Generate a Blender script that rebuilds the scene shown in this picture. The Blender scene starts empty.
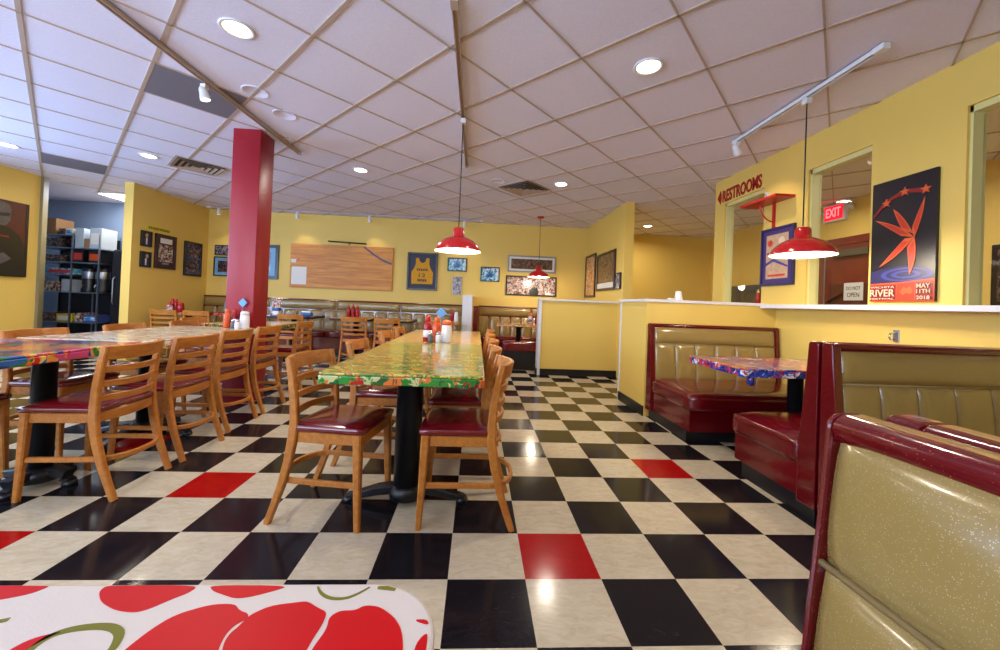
import bpy, bmesh, math, random
from math import sin, cos, pi, radians
from mathutils import Vector, Matrix

S = bpy.context.scene
COL = S.collection
R = radians
random.seed(11)
H = 2.73          # ceiling height
T = 0.3048        # floor tile

# ------------------------------------------------------------------ materials
def lin(c):
    return tuple(((x / 255) / 12.92 if x / 255 <= .04045 else ((x / 255 + .055) / 1.055) ** 2.4) for x in c) + (1.0,)

MATS = {}
class NT:
    """tiny node helper"""
    def __init__(s, name):
        s.m = bpy.data.materials.new(name); s.m.use_nodes = True
        s.t = s.m.node_tree; s.b = s.t.nodes['Principled BSDF']; s.out = s.t.nodes['Material Output']
    def n(s, typ, **kw):
        nd = s.t.nodes.new(typ)
        for k, v in kw.items():
            if k in nd.inputs: nd.inputs[k].default_value = v
            else: setattr(nd, k, v)
        return nd
    def l(s, a, b): s.t.links.new(a, b)

def mat(name, rgb, rough=.5, metal=0.0, noise=0.0, nscale=20, bump=0.0, bscale=60, emit=None, estr=0, coat=0, spec=None, rgb2=None):
    if name in MATS: return MATS[name]
    q = NT(name); b = q.b
    b.inputs['Base Color'].default_value = lin(rgb); b.inputs['Roughness'].default_value = rough
    b.inputs['Metallic'].default_value = metal
    if spec is not None: b.inputs['Specular IOR Level'].default_value = spec
    if coat: b.inputs['Coat Weight'].default_value = coat; b.inputs['Coat Roughness'].default_value = .12
    if emit:
        b.inputs['Emission Color'].default_value = lin(emit); b.inputs['Emission Strength'].default_value = estr
    tc = None
    if noise or bump: tc = q.n('ShaderNodeTexCoord')
    if noise:
        nz = q.n('ShaderNodeTexNoise', Scale=nscale, Detail=5.0, Roughness=.65); q.l(tc.outputs['Object'], nz.inputs['Vector'])
        mx = q.n('ShaderNodeMix', data_type='RGBA'); c = lin(rgb)
        c2 = lin(rgb2) if rgb2 else tuple(min(1, x * (1 - noise)) for x in c[:3]) + (1,)
        mx.inputs['A'].default_value = c2; mx.inputs['B'].default_value = c
        rp = q.n('ShaderNodeValToRGB'); rp.color_ramp.elements[0].position = .35; rp.color_ramp.elements[1].position = .62
        q.l(nz.outputs['Fac'], rp.inputs['Fac']); q.l(rp.outputs['Color'], mx.inputs['Factor']); q.l(mx.outputs['Result'], b.inputs['Base Color'])
    if bump:
        nb = q.n('ShaderNodeTexNoise', Scale=bscale, Detail=3.0); q.l(tc.outputs['Object'], nb.inputs['Vector'])
        bp = q.n('ShaderNodeBump', Strength=bump, Distance=.01); q.l(nb.outputs['Fac'], bp.inputs['Height']); q.l(bp.outputs['Normal'], b.inputs['Normal'])
    MATS[name] = q.m
    return q.m

def wood_mat(name, a, bcol, rough=.45, scale=(6, 40, 40), coat=.1):
    q = NT(name); tc = q.n('ShaderNodeTexCoord'); mp = q.n('ShaderNodeMapping'); mp.inputs['Scale'].default_value = scale
    nz = q.n('ShaderNodeTexNoise', Scale=1.0, Detail=6.0, Roughness=.6, Distortion=.6)
    rp = q.n('ShaderNodeValToRGB'); e = rp.color_ramp.elements
    e[0].position = .3; e[0].color = lin(a); e[1].position = .7; e[1].color = lin(bcol)
    q.l(tc.outputs['Object'], mp.inputs['Vector']); q.l(mp.outputs['Vector'], nz.inputs['Vector']); q.l(nz.outputs['Fac'], rp.inputs['Fac'])
    q.l(rp.outputs['Color'], q.b.inputs['Base Color']); q.b.inputs['Roughness'].default_value = rough
    q.b.inputs['Coat Weight'].default_value = coat; q.b.inputs['Coat Roughness'].default_value = .2
    MATS[name] = q.m; return q.m

def glitter_mat(name, rgb, spark, rough=.22, cell=260, thr=.955, coat=.5):
    """glitter vinyl: flecks are foil specks set in the vinyl"""
    q = NT(name); tc = q.n('ShaderNodeTexCoord')
    v = q.n('ShaderNodeTexVoronoi', Scale=cell); q.l(tc.outputs['Object'], v.inputs['Vector'])
    sp = q.n('ShaderNodeSeparateColor'); q.l(v.outputs['Color'], sp.inputs['Color'])
    gt = q.n('ShaderNodeMath', operation='GREATER_THAN'); gt.inputs[1].default_value = thr; q.l(sp.outputs['Red'], gt.inputs[0])
    nz = q.n('ShaderNodeTexNoise', Scale=7.0, Detail=4.0); q.l(tc.outputs['Object'], nz.inputs['Vector'])
    m0 = q.n('ShaderNodeMix', data_type='RGBA'); c = lin(rgb)
    m0.inputs['A'].default_value = tuple(x * .86 for x in c[:3]) + (1,); m0.inputs['B'].default_value = c; q.l(nz.outputs['Fac'], m0.inputs['Factor'])
    mx = q.n('ShaderNodeMix', data_type='RGBA'); mx.inputs['B'].default_value = lin(spark)
    q.l(m0.outputs['Result'], mx.inputs['A']); q.l(gt.outputs['Value'], mx.inputs['Factor']); q.l(mx.outputs['Result'], q.b.inputs['Base Color'])
    mm = q.n('ShaderNodeMath', operation='MULTIPLY'); mm.inputs[1].default_value = .45; q.l(gt.outputs['Value'], mm.inputs[0]); q.l(mm.outputs['Value'], q.b.inputs['Metallic'])
    q.b.inputs['Roughness'].default_value = rough; q.b.inputs['Coat Weight'].default_value = coat; q.b.inputs['Coat Roughness'].default_value = .1
    nb = q.n('ShaderNodeTexNoise', Scale=5.0, Detail=2.0); q.l(tc.outputs['Object'], nb.inputs['Vector'])
    bp = q.n('ShaderNodeBump', Strength=.35, Distance=.02); q.l(nb.outputs['Fac'], bp.inputs['Height']); q.l(bp.outputs['Normal'], q.b.inputs['Normal'])
    MATS[name] = q.m; return q.m

def patch_mat(name, pal, scale=12, scale2=40, rough=.2, stretch=(1, 1, 1), dist=.35, mixp=.45, coat=.5):
    """printed pattern of irregular coloured patches (fruit and flower oilcloth, photographs)"""
    q = NT(name); tc = q.n('ShaderNodeTexCoord'); mp = q.n('ShaderNodeMapping'); mp.inputs['Scale'].default_value = stretch
    q.l(tc.outputs['Object'], mp.inputs['Vector'])
    nz = q.n('ShaderNodeTexNoise', Scale=scale * .9, Detail=2.0); q.l(mp.outputs['Vector'], nz.inputs['Vector'])
    sc = q.n('ShaderNodeVectorMath', operation='SCALE'); sc.inputs['Scale'].default_value = dist / scale * 6; q.l(nz.outputs['Color'], sc.inputs[0])
    ad = q.n('ShaderNodeVectorMath', operation='ADD'); q.l(mp.outputs['Vector'], ad.inputs[0]); q.l(sc.outputs['Vector'], ad.inputs[1])
    def layer(s, off):
        v = q.n('ShaderNodeTexVoronoi', Scale=s); q.l(ad.outputs['Vector'], v.inputs['Vector'])
        sp = q.n('ShaderNodeSeparateColor'); q.l(v.outputs['Color'], sp.inputs['Color'])
        rp = q.n('ShaderNodeValToRGB'); cr = rp.color_ramp; cr.interpolation = 'CONSTANT'
        n = len(pal)
        while len(cr.elements) < n: cr.elements.new(.5)
        for i in range(n):
            cr.elements[i].position = i / n; cr.elements[i].color = lin(pal[(i + off) % n])
        q.l(sp.outputs['Red'], rp.inputs['Fac']); return rp, sp
    a, sa = layer(scale, 0); b, sb = layer(scale2, 2)
    gt = q.n('ShaderNodeMath', operation='LESS_THAN'); gt.inputs[1].default_value = mixp; q.l(sb.outputs['Green'], gt.inputs[0])
    mx = q.n('ShaderNodeMix', data_type='RGBA'); q.l(gt.outputs['Value'], mx.inputs['Factor'])
    q.l(a.outputs['Color'], mx.inputs['A']); q.l(b.outputs['Color'], mx.inputs['B']); q.l(mx.outputs['Result'], q.b.inputs['Base Color'])
    q.b.inputs['Roughness'].default_value = rough; q.b.inputs['Coat Weight'].default_value = coat; q.b.inputs['Coat Roughness'].default_value = .08
    MATS[name] = q.m; return q.m

mat('yellow wall paint', (230, 196, 98), .55, bump=.08, bscale=90)
mat('white trim paint', (225, 224, 228), .4)
mat('cream jamb paint', (220, 210, 140), .45)
mat('black base moulding', (22, 21, 24), .4)
mat('kitchen wall paint', (150, 172, 205), .6)
mat('red pillar paint', (148, 8, 28), .42, bump=.1, bscale=40)
mat('ceiling tile', (234, 230, 250), .85, bump=.25, bscale=160, noise=.05, nscale=60)
mat('grey ceiling panel', (118, 112, 122), .8)
mat('ceiling grid metal', (186, 164, 148), .5)
mat('white enamel', (228, 228, 230), .3)
mat('black metal', (20, 20, 24), .35)
mat('black satin', (18, 18, 20), .5)
mat('chrome', (200, 200, 205), .18, metal=1)
mat('steel', (172, 178, 190), .35, metal=1)
mat('clear glass body', (205, 215, 222), .08)
mat('red enamel', (186, 16, 22), .16, coat=.6)
mat('red sign paint', (166, 16, 20), .4)
mat('red shelf paint', (190, 22, 24), .3)
mat('lamp white', (255, 250, 240), .4, emit=(255, 238, 214), estr=14)
mat('bulb white', (255, 250, 240), .4, emit=(255, 242, 226), estr=9)
mat('shade inside', (250, 248, 244), .5)
mat('exit red', (225, 20, 36), .4, emit=(240, 14, 40), estr=1.6)
mat('exit letters', (255, 150, 150), .4, emit=(255, 120, 130), estr=1.8)
mat('paper white', (226, 224, 216), .6)
mat('ink black', (26, 24, 26), .5)
mat('navy mat board', (26, 30, 56), .5)
mat('black frame', (24, 20, 22), .3)
mat('brown frame', (58, 26, 22), .35)
mat('silver frame', (150, 148, 150), .35, metal=.6)
mat('gold cloth', (224, 160, 24), .75, noise=.25, nscale=30)
mat('ketchup red', (150, 16, 18), .25)
mat('hot sauce orange', (205, 78, 22), .25)
mat('cap white', (225, 222, 216), .35)
mat('cap red', (186, 30, 22), .35)
mat('cap orange', (214, 96, 40), .4)
mat('cap yellow', (232, 190, 50), .4)
mat('salt white', (226, 226, 230), .3)
mat('pepper grey', (92, 88, 92), .4)
mat('sign blue', (96, 160, 214), .3)
mat('blue plastic', (22, 84, 140), .35)
mat('pale blue card', (120, 165, 215), .4)
mat('menu green', (88, 96, 74), .4)
mat('door brown', (122, 44, 26), .35, noise=.2, nscale=8)
mat('door dark', (84, 30, 20), .35)
mat('poster black', (26, 22, 32), .35)
mat('poster red', (200, 56, 32), .4)
mat('poster deep red', (140, 30, 26), .4)
mat('poster orange', (214, 92, 46), .4)
mat('poster blue', (58, 62, 140), .4)
mat('poster indigo', (36, 36, 84), .4)
mat('poster cream', (226, 206, 176), .5)
mat('poster purple', (64, 40, 110), .4)
mat('picture tan', (206, 170, 138), .5, noise=.25, nscale=18)
mat('portrait black', (24, 22, 26), .3)
mat('portrait red', (84, 14, 22), .35, noise=.3, nscale=5)
mat('portrait grey', (92, 84, 84), .4, noise=.4, nscale=14)
mat('letters olive', (120, 110, 20), .5)
mat('letters yellow', (226, 210, 50), .5)
mat('court line navy', (48, 44, 92), .35)
mat('cardboard', (150, 112, 74), .7)
mat('pale carton', (176, 190, 205), .6)
mat('dark panel', (30, 30, 38), .4)
mat('urn black', (24, 24, 30), .3)
mat('snack yellow', (205, 190, 50), .5)
mat('snack blue', (60, 72, 140), .5)
mat('label red', (200, 66, 60), .5)
mat('foam white', (238, 236, 236), .6)
mat('flower red', (190, 0, 12), .42, spec=.15)
mat('flower olive', (112, 110, 34), .42, spec=.15)
mat('oilcloth white', (206, 196, 186), .42, spec=.3, bump=.05, bscale=300)
mat('sky board', (118, 170, 205), .4)
mat('wood panel dark', (86, 78, 62), .5, noise=.3, nscale=14)
mat('vinyl oxblood', (104, 10, 22), .16, coat=.7, bump=.12, bscale=6)
glitter_mat('red glitter vinyl', (96, 6, 16), (220, 90, 70), .16, 900, .988, .3)
glitter_mat('gold glitter vinyl', (148, 122, 66), (214, 198, 150), .22, 1300, .965, .35)
mat('piping tan', (140, 118, 76), .35)
wood_mat('honey beech', (164, 94, 28), (194, 124, 46))
wood_mat('court maple', (176, 100, 30), (226, 158, 66), .5, (1.6, 30, 22), 0)
patch_mat('green fruit oilcloth', [(62, 120, 34), (196, 172, 60), (96, 138, 40), (206, 150, 50), (200, 188, 90), (198, 92, 40), (120, 148, 50), (150, 160, 60), (214, 190, 90), (70, 110, 50)], 24, 75, mixp=.5)
patch_mat('amber fruit oilcloth', [(214, 160, 70), (206, 120, 60), (226, 196, 120), (150, 150, 70), (220, 180, 110), (196, 96, 60)], 24, 75, mixp=.5)
patch_mat('green hem oilcloth', [(30, 116, 40), (186, 24, 30), (40, 140, 46), (24, 90, 40), (214, 110, 50), (120, 20, 50), (44, 130, 50), (190, 190, 130)], 15, 70, mixp=.3)
patch_mat('carnival oilcloth', [(190, 30, 36), (24, 96, 170), (222, 110, 40), (214, 60, 70), (206, 150, 60), (30, 120, 60), (16, 60, 130), (190, 70, 120), (226, 190, 90)], 7.5, 26, mixp=.35)
patch_mat('blue flower oilcloth', [(24, 60, 150), (206, 84, 60), (226, 150, 110), (30, 84, 190), (190, 34, 40), (222, 214, 210), (206, 120, 70), (20, 44, 110)], 14, 52, mixp=.4)
patch_mat('blue hem oilcloth', [(18, 50, 150), (190, 24, 36), (20, 70, 180), (226, 222, 226), (16, 40, 110), (28, 100, 190), (196, 60, 50)], 18, 70, mixp=.3)
patch_mat('window-sheen fruit oilcloth', [(226, 216, 190), (206, 170, 120), (232, 226, 206), (180, 160, 120), (206, 120, 90), (140, 160, 120), (236, 228, 210), (226, 220, 200)], 18, 60, rough=.2, coat=.3)  # print colours lightened to paint in the white window reflection on this tabletop
patch_mat('red check oilcloth', [(176, 26, 30), (196, 60, 50), (150, 20, 24), (210, 150, 130)], 14, 60)
patch_mat('photo sepia', [(70, 48, 36), (104, 76, 56), (140, 110, 86), (52, 34, 28), (88, 60, 48), (120, 70, 40)], 26, 90)
patch_mat('photo crowd', [(206, 190, 176), (150, 60, 50), (60, 44, 44), (214, 204, 196), (190, 120, 90), (226, 214, 206), (110, 60, 50)], 24, 80)
patch_mat('photo orange', [(214, 130, 60), (206, 180, 140), (220, 110, 50), (196, 160, 100), (226, 200, 160), (170, 90, 60)], 22, 70)
patch_mat('photo blue', [(40, 120, 180), (90, 180, 206), (160, 206, 220), (30, 80, 140), (70, 150, 200), (214, 226, 230)], 14, 50)
patch_mat('photo dark', [(40, 34, 34), (70, 56, 50), (30, 30, 44), (110, 80, 64), (54, 46, 60), (140, 110, 90)], 22, 70)
patch_mat('photo violet', [(60, 52, 80), (100, 88, 110), (150, 140, 150), (40, 36, 60), (180, 170, 170)], 26, 80)
patch_mat('photo article', [(214, 204, 190), (150, 70, 50), (120, 90, 60), (200, 180, 150), (90, 50, 40)], 24, 80)

def M(n): return MATS[n]

def floor_tile_mat(name, a, b, rough):
    q = NT(name); tc = q.n('ShaderNodeTexCoord')
    mp = q.n('ShaderNodeMapping'); mp.inputs['Scale'].default_value = (1, 2.4, 1); q.l(tc.outputs['Object'], mp.inputs['Vector'])
    nz = q.n('ShaderNodeTexNoise', Scale=11.0, Detail=8.0, Roughness=.7, Distortion=1.2); q.l(mp.outputs['Vector'], nz.inputs['Vector'])
    rp = q.n('ShaderNodeValToRGB'); e = rp.color_ramp.elements
    e[0].position = .30; e[0].color = lin(b); e[1].position = .62; e[1].color = lin(a)
    q.l(nz.outputs['Fac'], rp.inputs['Fac']); q.l(rp.outputs['Color'], q.b.inputs['Base Color'])
    q.b.inputs['Roughness'].default_value = rough; q.b.inputs['Specular IOR Level'].default_value = .22
    MATS[name] = q.m
floor_tile_mat('tile cream', (200, 188, 162), (180, 164, 134), .14)
floor_tile_mat('tile black', (22, 20, 24), (32, 29, 33), .13)
floor_tile_mat('tile red', (168, 12, 14), (150, 10, 12), .14)

def glass_mat():
    q = NT('window glass'); q.t.nodes.remove(q.b)
    tr = q.n('ShaderNodeBsdfTransparent'); gl = q.n('ShaderNodeBsdfGlossy', Roughness=.02); fr = q.n('ShaderNodeFresnel', IOR=1.45)
    mx = q.n('ShaderNodeMixShader'); ge = q.n('ShaderNodeNewGeometry'); iv = q.n('ShaderNodeMath', operation='SUBTRACT'); iv.inputs[0].default_value = 1.0; q.l(ge.outputs['Backfacing'], iv.inputs[1]); ml = q.n('ShaderNodeMath', operation='MULTIPLY'); q.l(fr.outputs['Fac'], ml.inputs[0]); q.l(iv.outputs['Value'], ml.inputs[1]); q.l(ml.outputs['Value'], mx.inputs['Fac']); q.l(tr.outputs['BSDF'], mx.inputs[1]); q.l(gl.outputs['BSDF'], mx.inputs[2])
    tr.inputs['Color'].default_value = (.97, .98, .97, 1)
    q.l(mx.outputs['Shader'], q.out.inputs['Surface']); MATS['window glass'] = q.m
glass_mat()

# ------------------------------------------------------------------ mesh builder
class MB:
    def __init__(s): s.v = []; s.f = []; s.mi = []; s.sm = []
    def add(s, vs, fs, mi=0, smooth=False):
        o = len(s.v); s.v += [tuple(x) for x in vs]
        for f in fs: s.f.append(tuple(i + o for i in f)); s.mi.append(mi); s.sm.append(smooth)
        return s
    def box(s, x0, x1, y0, y1, z0, z1, mi=0):
        if x0 > x1: x0, x1 = x1, x0
        if y0 > y1: y0, y1 = y1, y0
        return s.add([(x0,y0,z0),(x1,y0,z0),(x1,y1,z0),(x0,y1,z0),(x0,y0,z1),(x1,y0,z1),(x1,y1,z1),(x0,y1,z1)],
                     [(0,3,2,1),(4,5,6,7),(0,1,5,4),(1,2,6,5),(2,3,7,6),(3,0,4,7)], mi)
    def rbox(s, x0, x1, y0, y1, z0, z1, r=.01, seg=3, mi=0, crown=0.0, cuts=0):
        bm = bmesh.new(); bmesh.ops.create_cube(bm, size=1)
        for v in bm.verts: v.co = Vector(((x0 + x1) / 2 + v.co.x * (x1 - x0), (y0 + y1) / 2 + v.co.y * (y1 - y0), (z0 + z1) / 2 + v.co.z * (z1 - z0)))
        if cuts: bmesh.ops.subdivide_edges(bm, edges=bm.edges[:], cuts=cuts, use_grid_fill=True)
        if cuts:
            # round the outer box by projecting onto a rounded-box surface
            c = Vector(((x0+x1)/2, (y0+y1)/2, (z0+z1)/2)); hx, hy, hz = (x1-x0)/2, (y1-y0)/2, (z1-z0)/2
            for v in bm.verts:
                d = v.co - c
                q = Vector((max(-hx + r, min(hx - r, d.x)), max(-hy + r, min(hy - r, d.y)), max(-hz + r, min(hz - r, d.z))))
                e = d - q
                if e.length > 1e-9: d = q + e.normalized() * r
                if crown and d.z > 0: d.z += crown * max(0, 1 - (d.x / hx) ** 4) * max(0, 1 - (d.y / hy) ** 4)
                v.co = c + d
        else:
            bmesh.ops.bevel(bm, geom=bm.edges[:], offset=r, segments=seg, profile=.5, affect='EDGES')
        bm.verts.index_update()
        s.add([v.co[:] for v in bm.verts], [[v.index for v in f.verts] for f in bm.faces], mi, True); bm.free(); return s
    def lathe(s, prof, c=(0, 0, 0), n=24, mi=0, cap=True):
        vs = []; fs = []
        for r, z in prof:
            for k in range(n): a = 2 * pi * k / n; vs.append((c[0] + r * cos(a), c[1] + r * sin(a), c[2] + z))
        for i in range(len(prof) - 1):
            for k in range(n): fs.append((i*n+k, i*n+(k+1)%n, (i+1)*n+(k+1)%n, (i+1)*n+k))
        s.add(vs, fs, mi, True)
        if cap:
            o = len(s.v) - len(vs)
            if prof[0][0] > 1e-5: s.f.append(tuple(o + k for k in reversed(range(n)))); s.mi.append(mi); s.sm.append(False)
            if prof[-1][0] > 1e-5: s.f.append(tuple(o + (len(prof)-1)*n + k for k in range(n))); s.mi.append(mi); s.sm.append(False)
        return s
    def tube(s, pts, r, n=10, mi=0):
        pts = [Vector(p) for p in pts]; rr = r if isinstance(r, (list, tuple)) else [r] * len(pts)
        vs = []; fs = []; up = None
        for i, p in enumerate(pts):
            t = (pts[min(i+1, len(pts)-1)] - pts[max(i-1, 0)]).normalized()
            if up is None: up = Vector((0, 0, 1)) if abs(t.z) < .9 else Vector((1, 0, 0))
            a = t.cross(up).normalized(); b = a.cross(t).normalized(); up = b
            for k in range(n): w = 2*pi*k/n; vs.append(p + (a*cos(w) + b*sin(w)) * rr[i])
        for i in range(len(pts)-1):
            for k in range(n): fs.append((i*n+k, (i+1)*n+k, (i+1)*n+(k+1)%n, i*n+(k+1)%n))
        fs.append(tuple(range(n))); fs.append(tuple((len(pts)-1)*n + k for k in reversed(range(n))))
        return s.add(vs, fs, mi, True)
    def sweep(s, pts, w, h, side=(1, 0, 0), mi=0, ch=.18, fixed=False):
        """chamfered rectangular section (w along side, h along the other normal) swept on pts"""
        pts = [Vector(p) for p in pts]; side = Vector(side); n = 8; vs = []; fs = []
        W = w if isinstance(w, (list, tuple)) else [w]*len(pts); Hh = h if isinstance(h, (list, tuple)) else [h]*len(pts)
        for i, p in enumerate(pts):
            t = (pts[min(i+1, len(pts)-1)] - pts[max(i-1, 0)]).normalized()
            if fixed: a = side.normalized(); b = t.cross(a).normalized()
            else: b = t.cross(side).normalized(); a = b.cross(t).normalized()
            x, y = W[i]/2, Hh[i]/2; c = ch * min(W[i], Hh[i])
            for u, v in ((x-c, -y), (x, -y+c), (x, y-c), (x-c, y), (-x+c, y), (-x, y-c), (-x, -y+c), (-x+c, -y)):
                vs.append(p + a*u + b*v)
        for i in range(len(pts)-1):
            for k in range(n): fs.append((i*n+k, i*n+(k+1)%n, (i+1)*n+(k+1)%n, (i+1)*n+k))
        fs.append(tuple(reversed(range(n)))); fs.append(tuple((len(pts)-1)*n+k for k in range(n)))
        return s.add(vs, fs, mi)
    def prism(s, poly, axis, a0, a1, mi=0, smooth=False):
        """poly of 2-D points extruded along axis ('x': poly=(y,z); 'y': (x,z); 'z': (x,y))"""
        def P(p, a): return {'x': (a, p[0], p[1]), 'y': (p[0], a, p[1]), 'z': (p[0], p[1], a)}[axis]
        n = len(poly)
        s.add([P(p, a0) for p in poly] + [P(p, a1) for p in poly],
              [tuple(reversed(range(n))), tuple(range(n, 2*n))] + [(i, (i+1)%n, n+(i+1)%n, n+i) for i in range(n)], mi)
        if smooth:
            for k in range(n): s.sm[-1-k] = True
        return s
    def puff(s, o, du, dv, dn, b, nu=14, nv=8, pu=6, pv=4, mi=0):
        """upholstered patch: origin o, edge vectors du, dv, bulging b along dn"""
        o, du, dv, dn = Vector(o), Vector(du), Vector(dv), Vector(dn).normalized(); vs = []; fs = []
        def par(i, n): return .5 - .5 * cos(pi * i / n)
        for j in range(nv+1):
            for i in range(nu+1):
                u, v = par(i, nu), par(j, nv)
                k = b * (max(0, 1 - abs(2*u-1)**pu) * max(0, 1 - abs(2*v-1)**pv)) ** .5
                vs.append(o + du*u + dv*v + dn*k)
        for j in range(nv):
            for i in range(nu): q = j*(nu+1)+i; fs.append((q, q+1, q+nu+2, q+nu+1))
        return s.add(vs, fs, mi, True)
    def build(s, name, mats, parent=None, loc=None, bevel=0, rotz=None):
        me = bpy.data.meshes.new(name); me.from_pydata(s.v, [], s.f)
        for m in (mats if isinstance(mats, (list, tuple)) else [mats]): me.materials.append(M(m))
        me.polygons.foreach_set('material_index', s.mi); me.polygons.foreach_set('use_smooth', s.sm)
        bm = bmesh.new(); bm.from_mesh(me); bmesh.ops.recalc_face_normals(bm, faces=bm.faces[:]); bm.to_mesh(me); bm.free(); me.update()
        ob = bpy.data.objects.new(name, me); COL.objects.link(ob)
        if parent: ob.parent = parent
        if loc: ob.location = loc
        if rotz is not None: ob.rotation_euler.z = rotz
        if bevel:
            md = ob.modifiers.new('edge', 'BEVEL'); md.width = bevel; md.segments = 2; md.limit_method = 'ANGLE'; md.angle_limit = R(50)
        return ob

def tag(o, label, cat, group=None):
    o['label'] = label; o['category'] = cat
    if group: o['group'] = group
    return o
def thing(name, label, cat, loc=(0, 0, 0), rz=0, group=None):
    o = bpy.data.objects.new(name, None); COL.objects.link(o); o.empty_display_size = .1
    o.location = loc; o.rotation_euler = (0, 0, rz); return tag(o, label, cat, group)
def struct(name, mb, mats, bevel=0):
    o = mb.build(name, mats, bevel=bevel); o['kind'] = 'structure'; return o
def kids(o): return [c for c in bpy.data.objects if c.parent is o]
def dup(root, loc, rz, label, group=None):
    def cp(o, parent):
        c = o.copy(); COL.objects.link(c)
        if parent is not None: c.parent = parent
        for ch in kids(o): cp(ch, c)
        return c
    r = cp(root, None); r.location = loc; r.rotation_euler = (0, 0, rz); r['label'] = label
    if group: r['group'] = group
    return r

def text_mb(body, width, height, depth=.004, bold=0.0, serif=0.0, mi=0):
    """lettering as solid mesh in the local xz plane, facing -y, centred; scaled to width x height"""
    cu = bpy.data.curves.new('lettering', 'FONT'); cu.body = body; cu.align_x = 'CENTER'; cu.align_y = 'CENTER'
    cu.offset = bold; cu.resolution_u = 3
    ob = bpy.data.objects.new('lettering', cu); COL.objects.link(ob)
    dg = bpy.context.evaluated_depsgraph_get(); dg.update()
    me = bpy.data.meshes.new_from_object(ob.evaluated_get(dg))
    vs = [v.co.copy() for v in me.vertices]; fs = [tuple(p.vertices) for p in me.polygons]
    bpy.data.objects.remove(ob); bpy.data.curves.remove(cu); bpy.data.meshes.remove(me)
    xs = [v.x for v in vs]; ys = [v.y for v in vs]
    sx = width / (max(xs) - min(xs)); sy = height / (max(ys) - min(ys)); cx = (max(xs)+min(xs))/2; cy = (max(ys)+min(ys))/2
    mb = MB(); n = len(vs)
    top = [((v.x-cx)*sx, -depth, (v.y-cy)*sy) for v in vs]; bot = [((v.x-cx)*sx, 0, (v.y-cy)*sy) for v in vs]
    ed = {}
    for f in fs:
        for a, b in zip(f, f[1:] + f[:1]): ed[(a, b)] = 1
    side = [(a, b, b+n, a+n) for (a, b) in ed if (b, a) not in ed]
    mb.add(top + bot, fs + [tuple(i+n for i in reversed(f)) for f in fs] + side, mi)
    return mb
def shift(mb, x=0, y=0, z=0, mi=None):
    mb.v = [(a+x, b+y, c+z) for a, b, c in mb.v]
    if mi is not None: mb.mi = [mi]*len(mb.mi)
    return mb
def merge(a, b):
    o = len(a.v); a.v += b.v; a.f += [tuple(i+o for i in f) for f in b.f]; a.mi += b.mi; a.sm += b.sm; return a

# ------------------------------------------------------------------ SETTING
# floor of 12 inch tiles
RED = {(0, 0), (3, 3), (-6, 2), (-8, 0), (-9, 4), (-2, 6), (-4, -4), (4, -3)}
fl = MB()
nx0, nx1, ny0, ny1 = -29, 18, -12, 26
for j in range(ny0, ny1):
    for i in range(nx0, nx1):
        mi = 2 if (i, j) in RED else (1 if (i + j) % 2 == 0 else 0)
        fl.add([(i*T, j*T, 0), ((i+1)*T, j*T, 0), ((i+1)*T, (j+1)*T, 0), (i*T, (j+1)*T, 0)], [(0, 1, 2, 3)], mi)
fl.box(nx0*T, nx1*T, ny0*T, ny1*T, -.1, -.004, 1)
struct('floor', fl, ['tile cream', 'tile black', 'tile red'])

# ceiling and its 45 degree tee grid
struct('ceiling', MB().box(nx0*T, nx1*T, ny0*T, ny1*T, H, H + .08), 'ceiling tile')
ang = R(-44.6); P2 = .6096; GO = Vector((-.473, .979)); A = Vector((cos(ang), sin(ang))); B = Vector((-sin(ang), cos(ang)))
gm = MB()
def bar(p, q, w, z0, z1, mi=0):
    d = (q - p).normalized(); s_ = Vector((-d.y, d.x)) * w / 2; c = [p - s_, q - s_, q + s_, p + s_]
    gm.add([(a.x, a.y, z0) for a in c] + [(a.x, a.y, z1) for a in c], [(0,1,2,3),(7,6,5,4),(0,4,5,1),(1,5,6,2),(2,6,7,3),(3,7,4,0)], mi)
def clip(p, d):
    t0, t1 = -40, 40
    for k, (lo, hi) in enumerate(((-6.84, 4.85), (-3.4, 6.7))):
        if abs(d[k]) < 1e-6: continue
        a, b = (lo - p[k]) / d[k], (hi - p[k]) / d[k]
        if a > b: a, b = b, a
        t0, t1 = max(t0, a), min(t1, b)
    return (p + d*t0, p + d*t1) if t1 - t0 > .05 else None
for k in range(-20, 21):
    for o_, d_, w in ((GO + B*(k*P2), A, .024), (GO + A*(k*P2), B, .011)):
        c = clip(o_, d_)
        if c: bar(c[0], c[1], w, H - .007, H + .001)
struct('trim_1', gm, 'ceiling grid metal')
def tile_at(x, y):
    r = Vector((x, y)) - GO; return math.floor(r.dot(A)/P2), math.floor(r.dot(B)/P2)
def tile_quad(u, v, m=.012):
    return [GO + A*((u+a)*P2) + B*((v+b)*P2) + A*(m*(1 if a == 0 else -1)) + B*(m*(1 if b == 0 else -1)) for a, b in ((0,0),(1,0),(1,1),(0,1))]
for n, (x, y) in enumerate(((-2.55, 1.83), (-5.95, 4.1))):
    qd = tile_quad(*tile_at(x, y)); mb = MB(); z0 = H - .006
    mb.add([(a.x, a.y, z0) for a in qd] + [(a.x, a.y, H) for a in qd], [(0,3,2,1),(4,5,6,7),(0,1,5,4),(1,2,6,5),(2,3,7,6),(3,0,4,7)])
    tag(mb.build('ceiling_panel', 'grey ceiling panel'), ('dark grey ceiling panel beside the spotlight near the red pillar', 'dark grey ceiling panel in front of the kitchen doorway')[n], 'ceiling panel')

W = .14
XL, XC, YB, YK = -6.85, -5.57, 6.42, 4.74
wy = 'yellow wall paint'
struct('wall_back', MB().box(XC - .13, 2.0, YB, YB + W, 0, H), wy)
struct('wall_corner', MB().box(XC - .13, XC, YK, YB, 0, H), wy)
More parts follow.
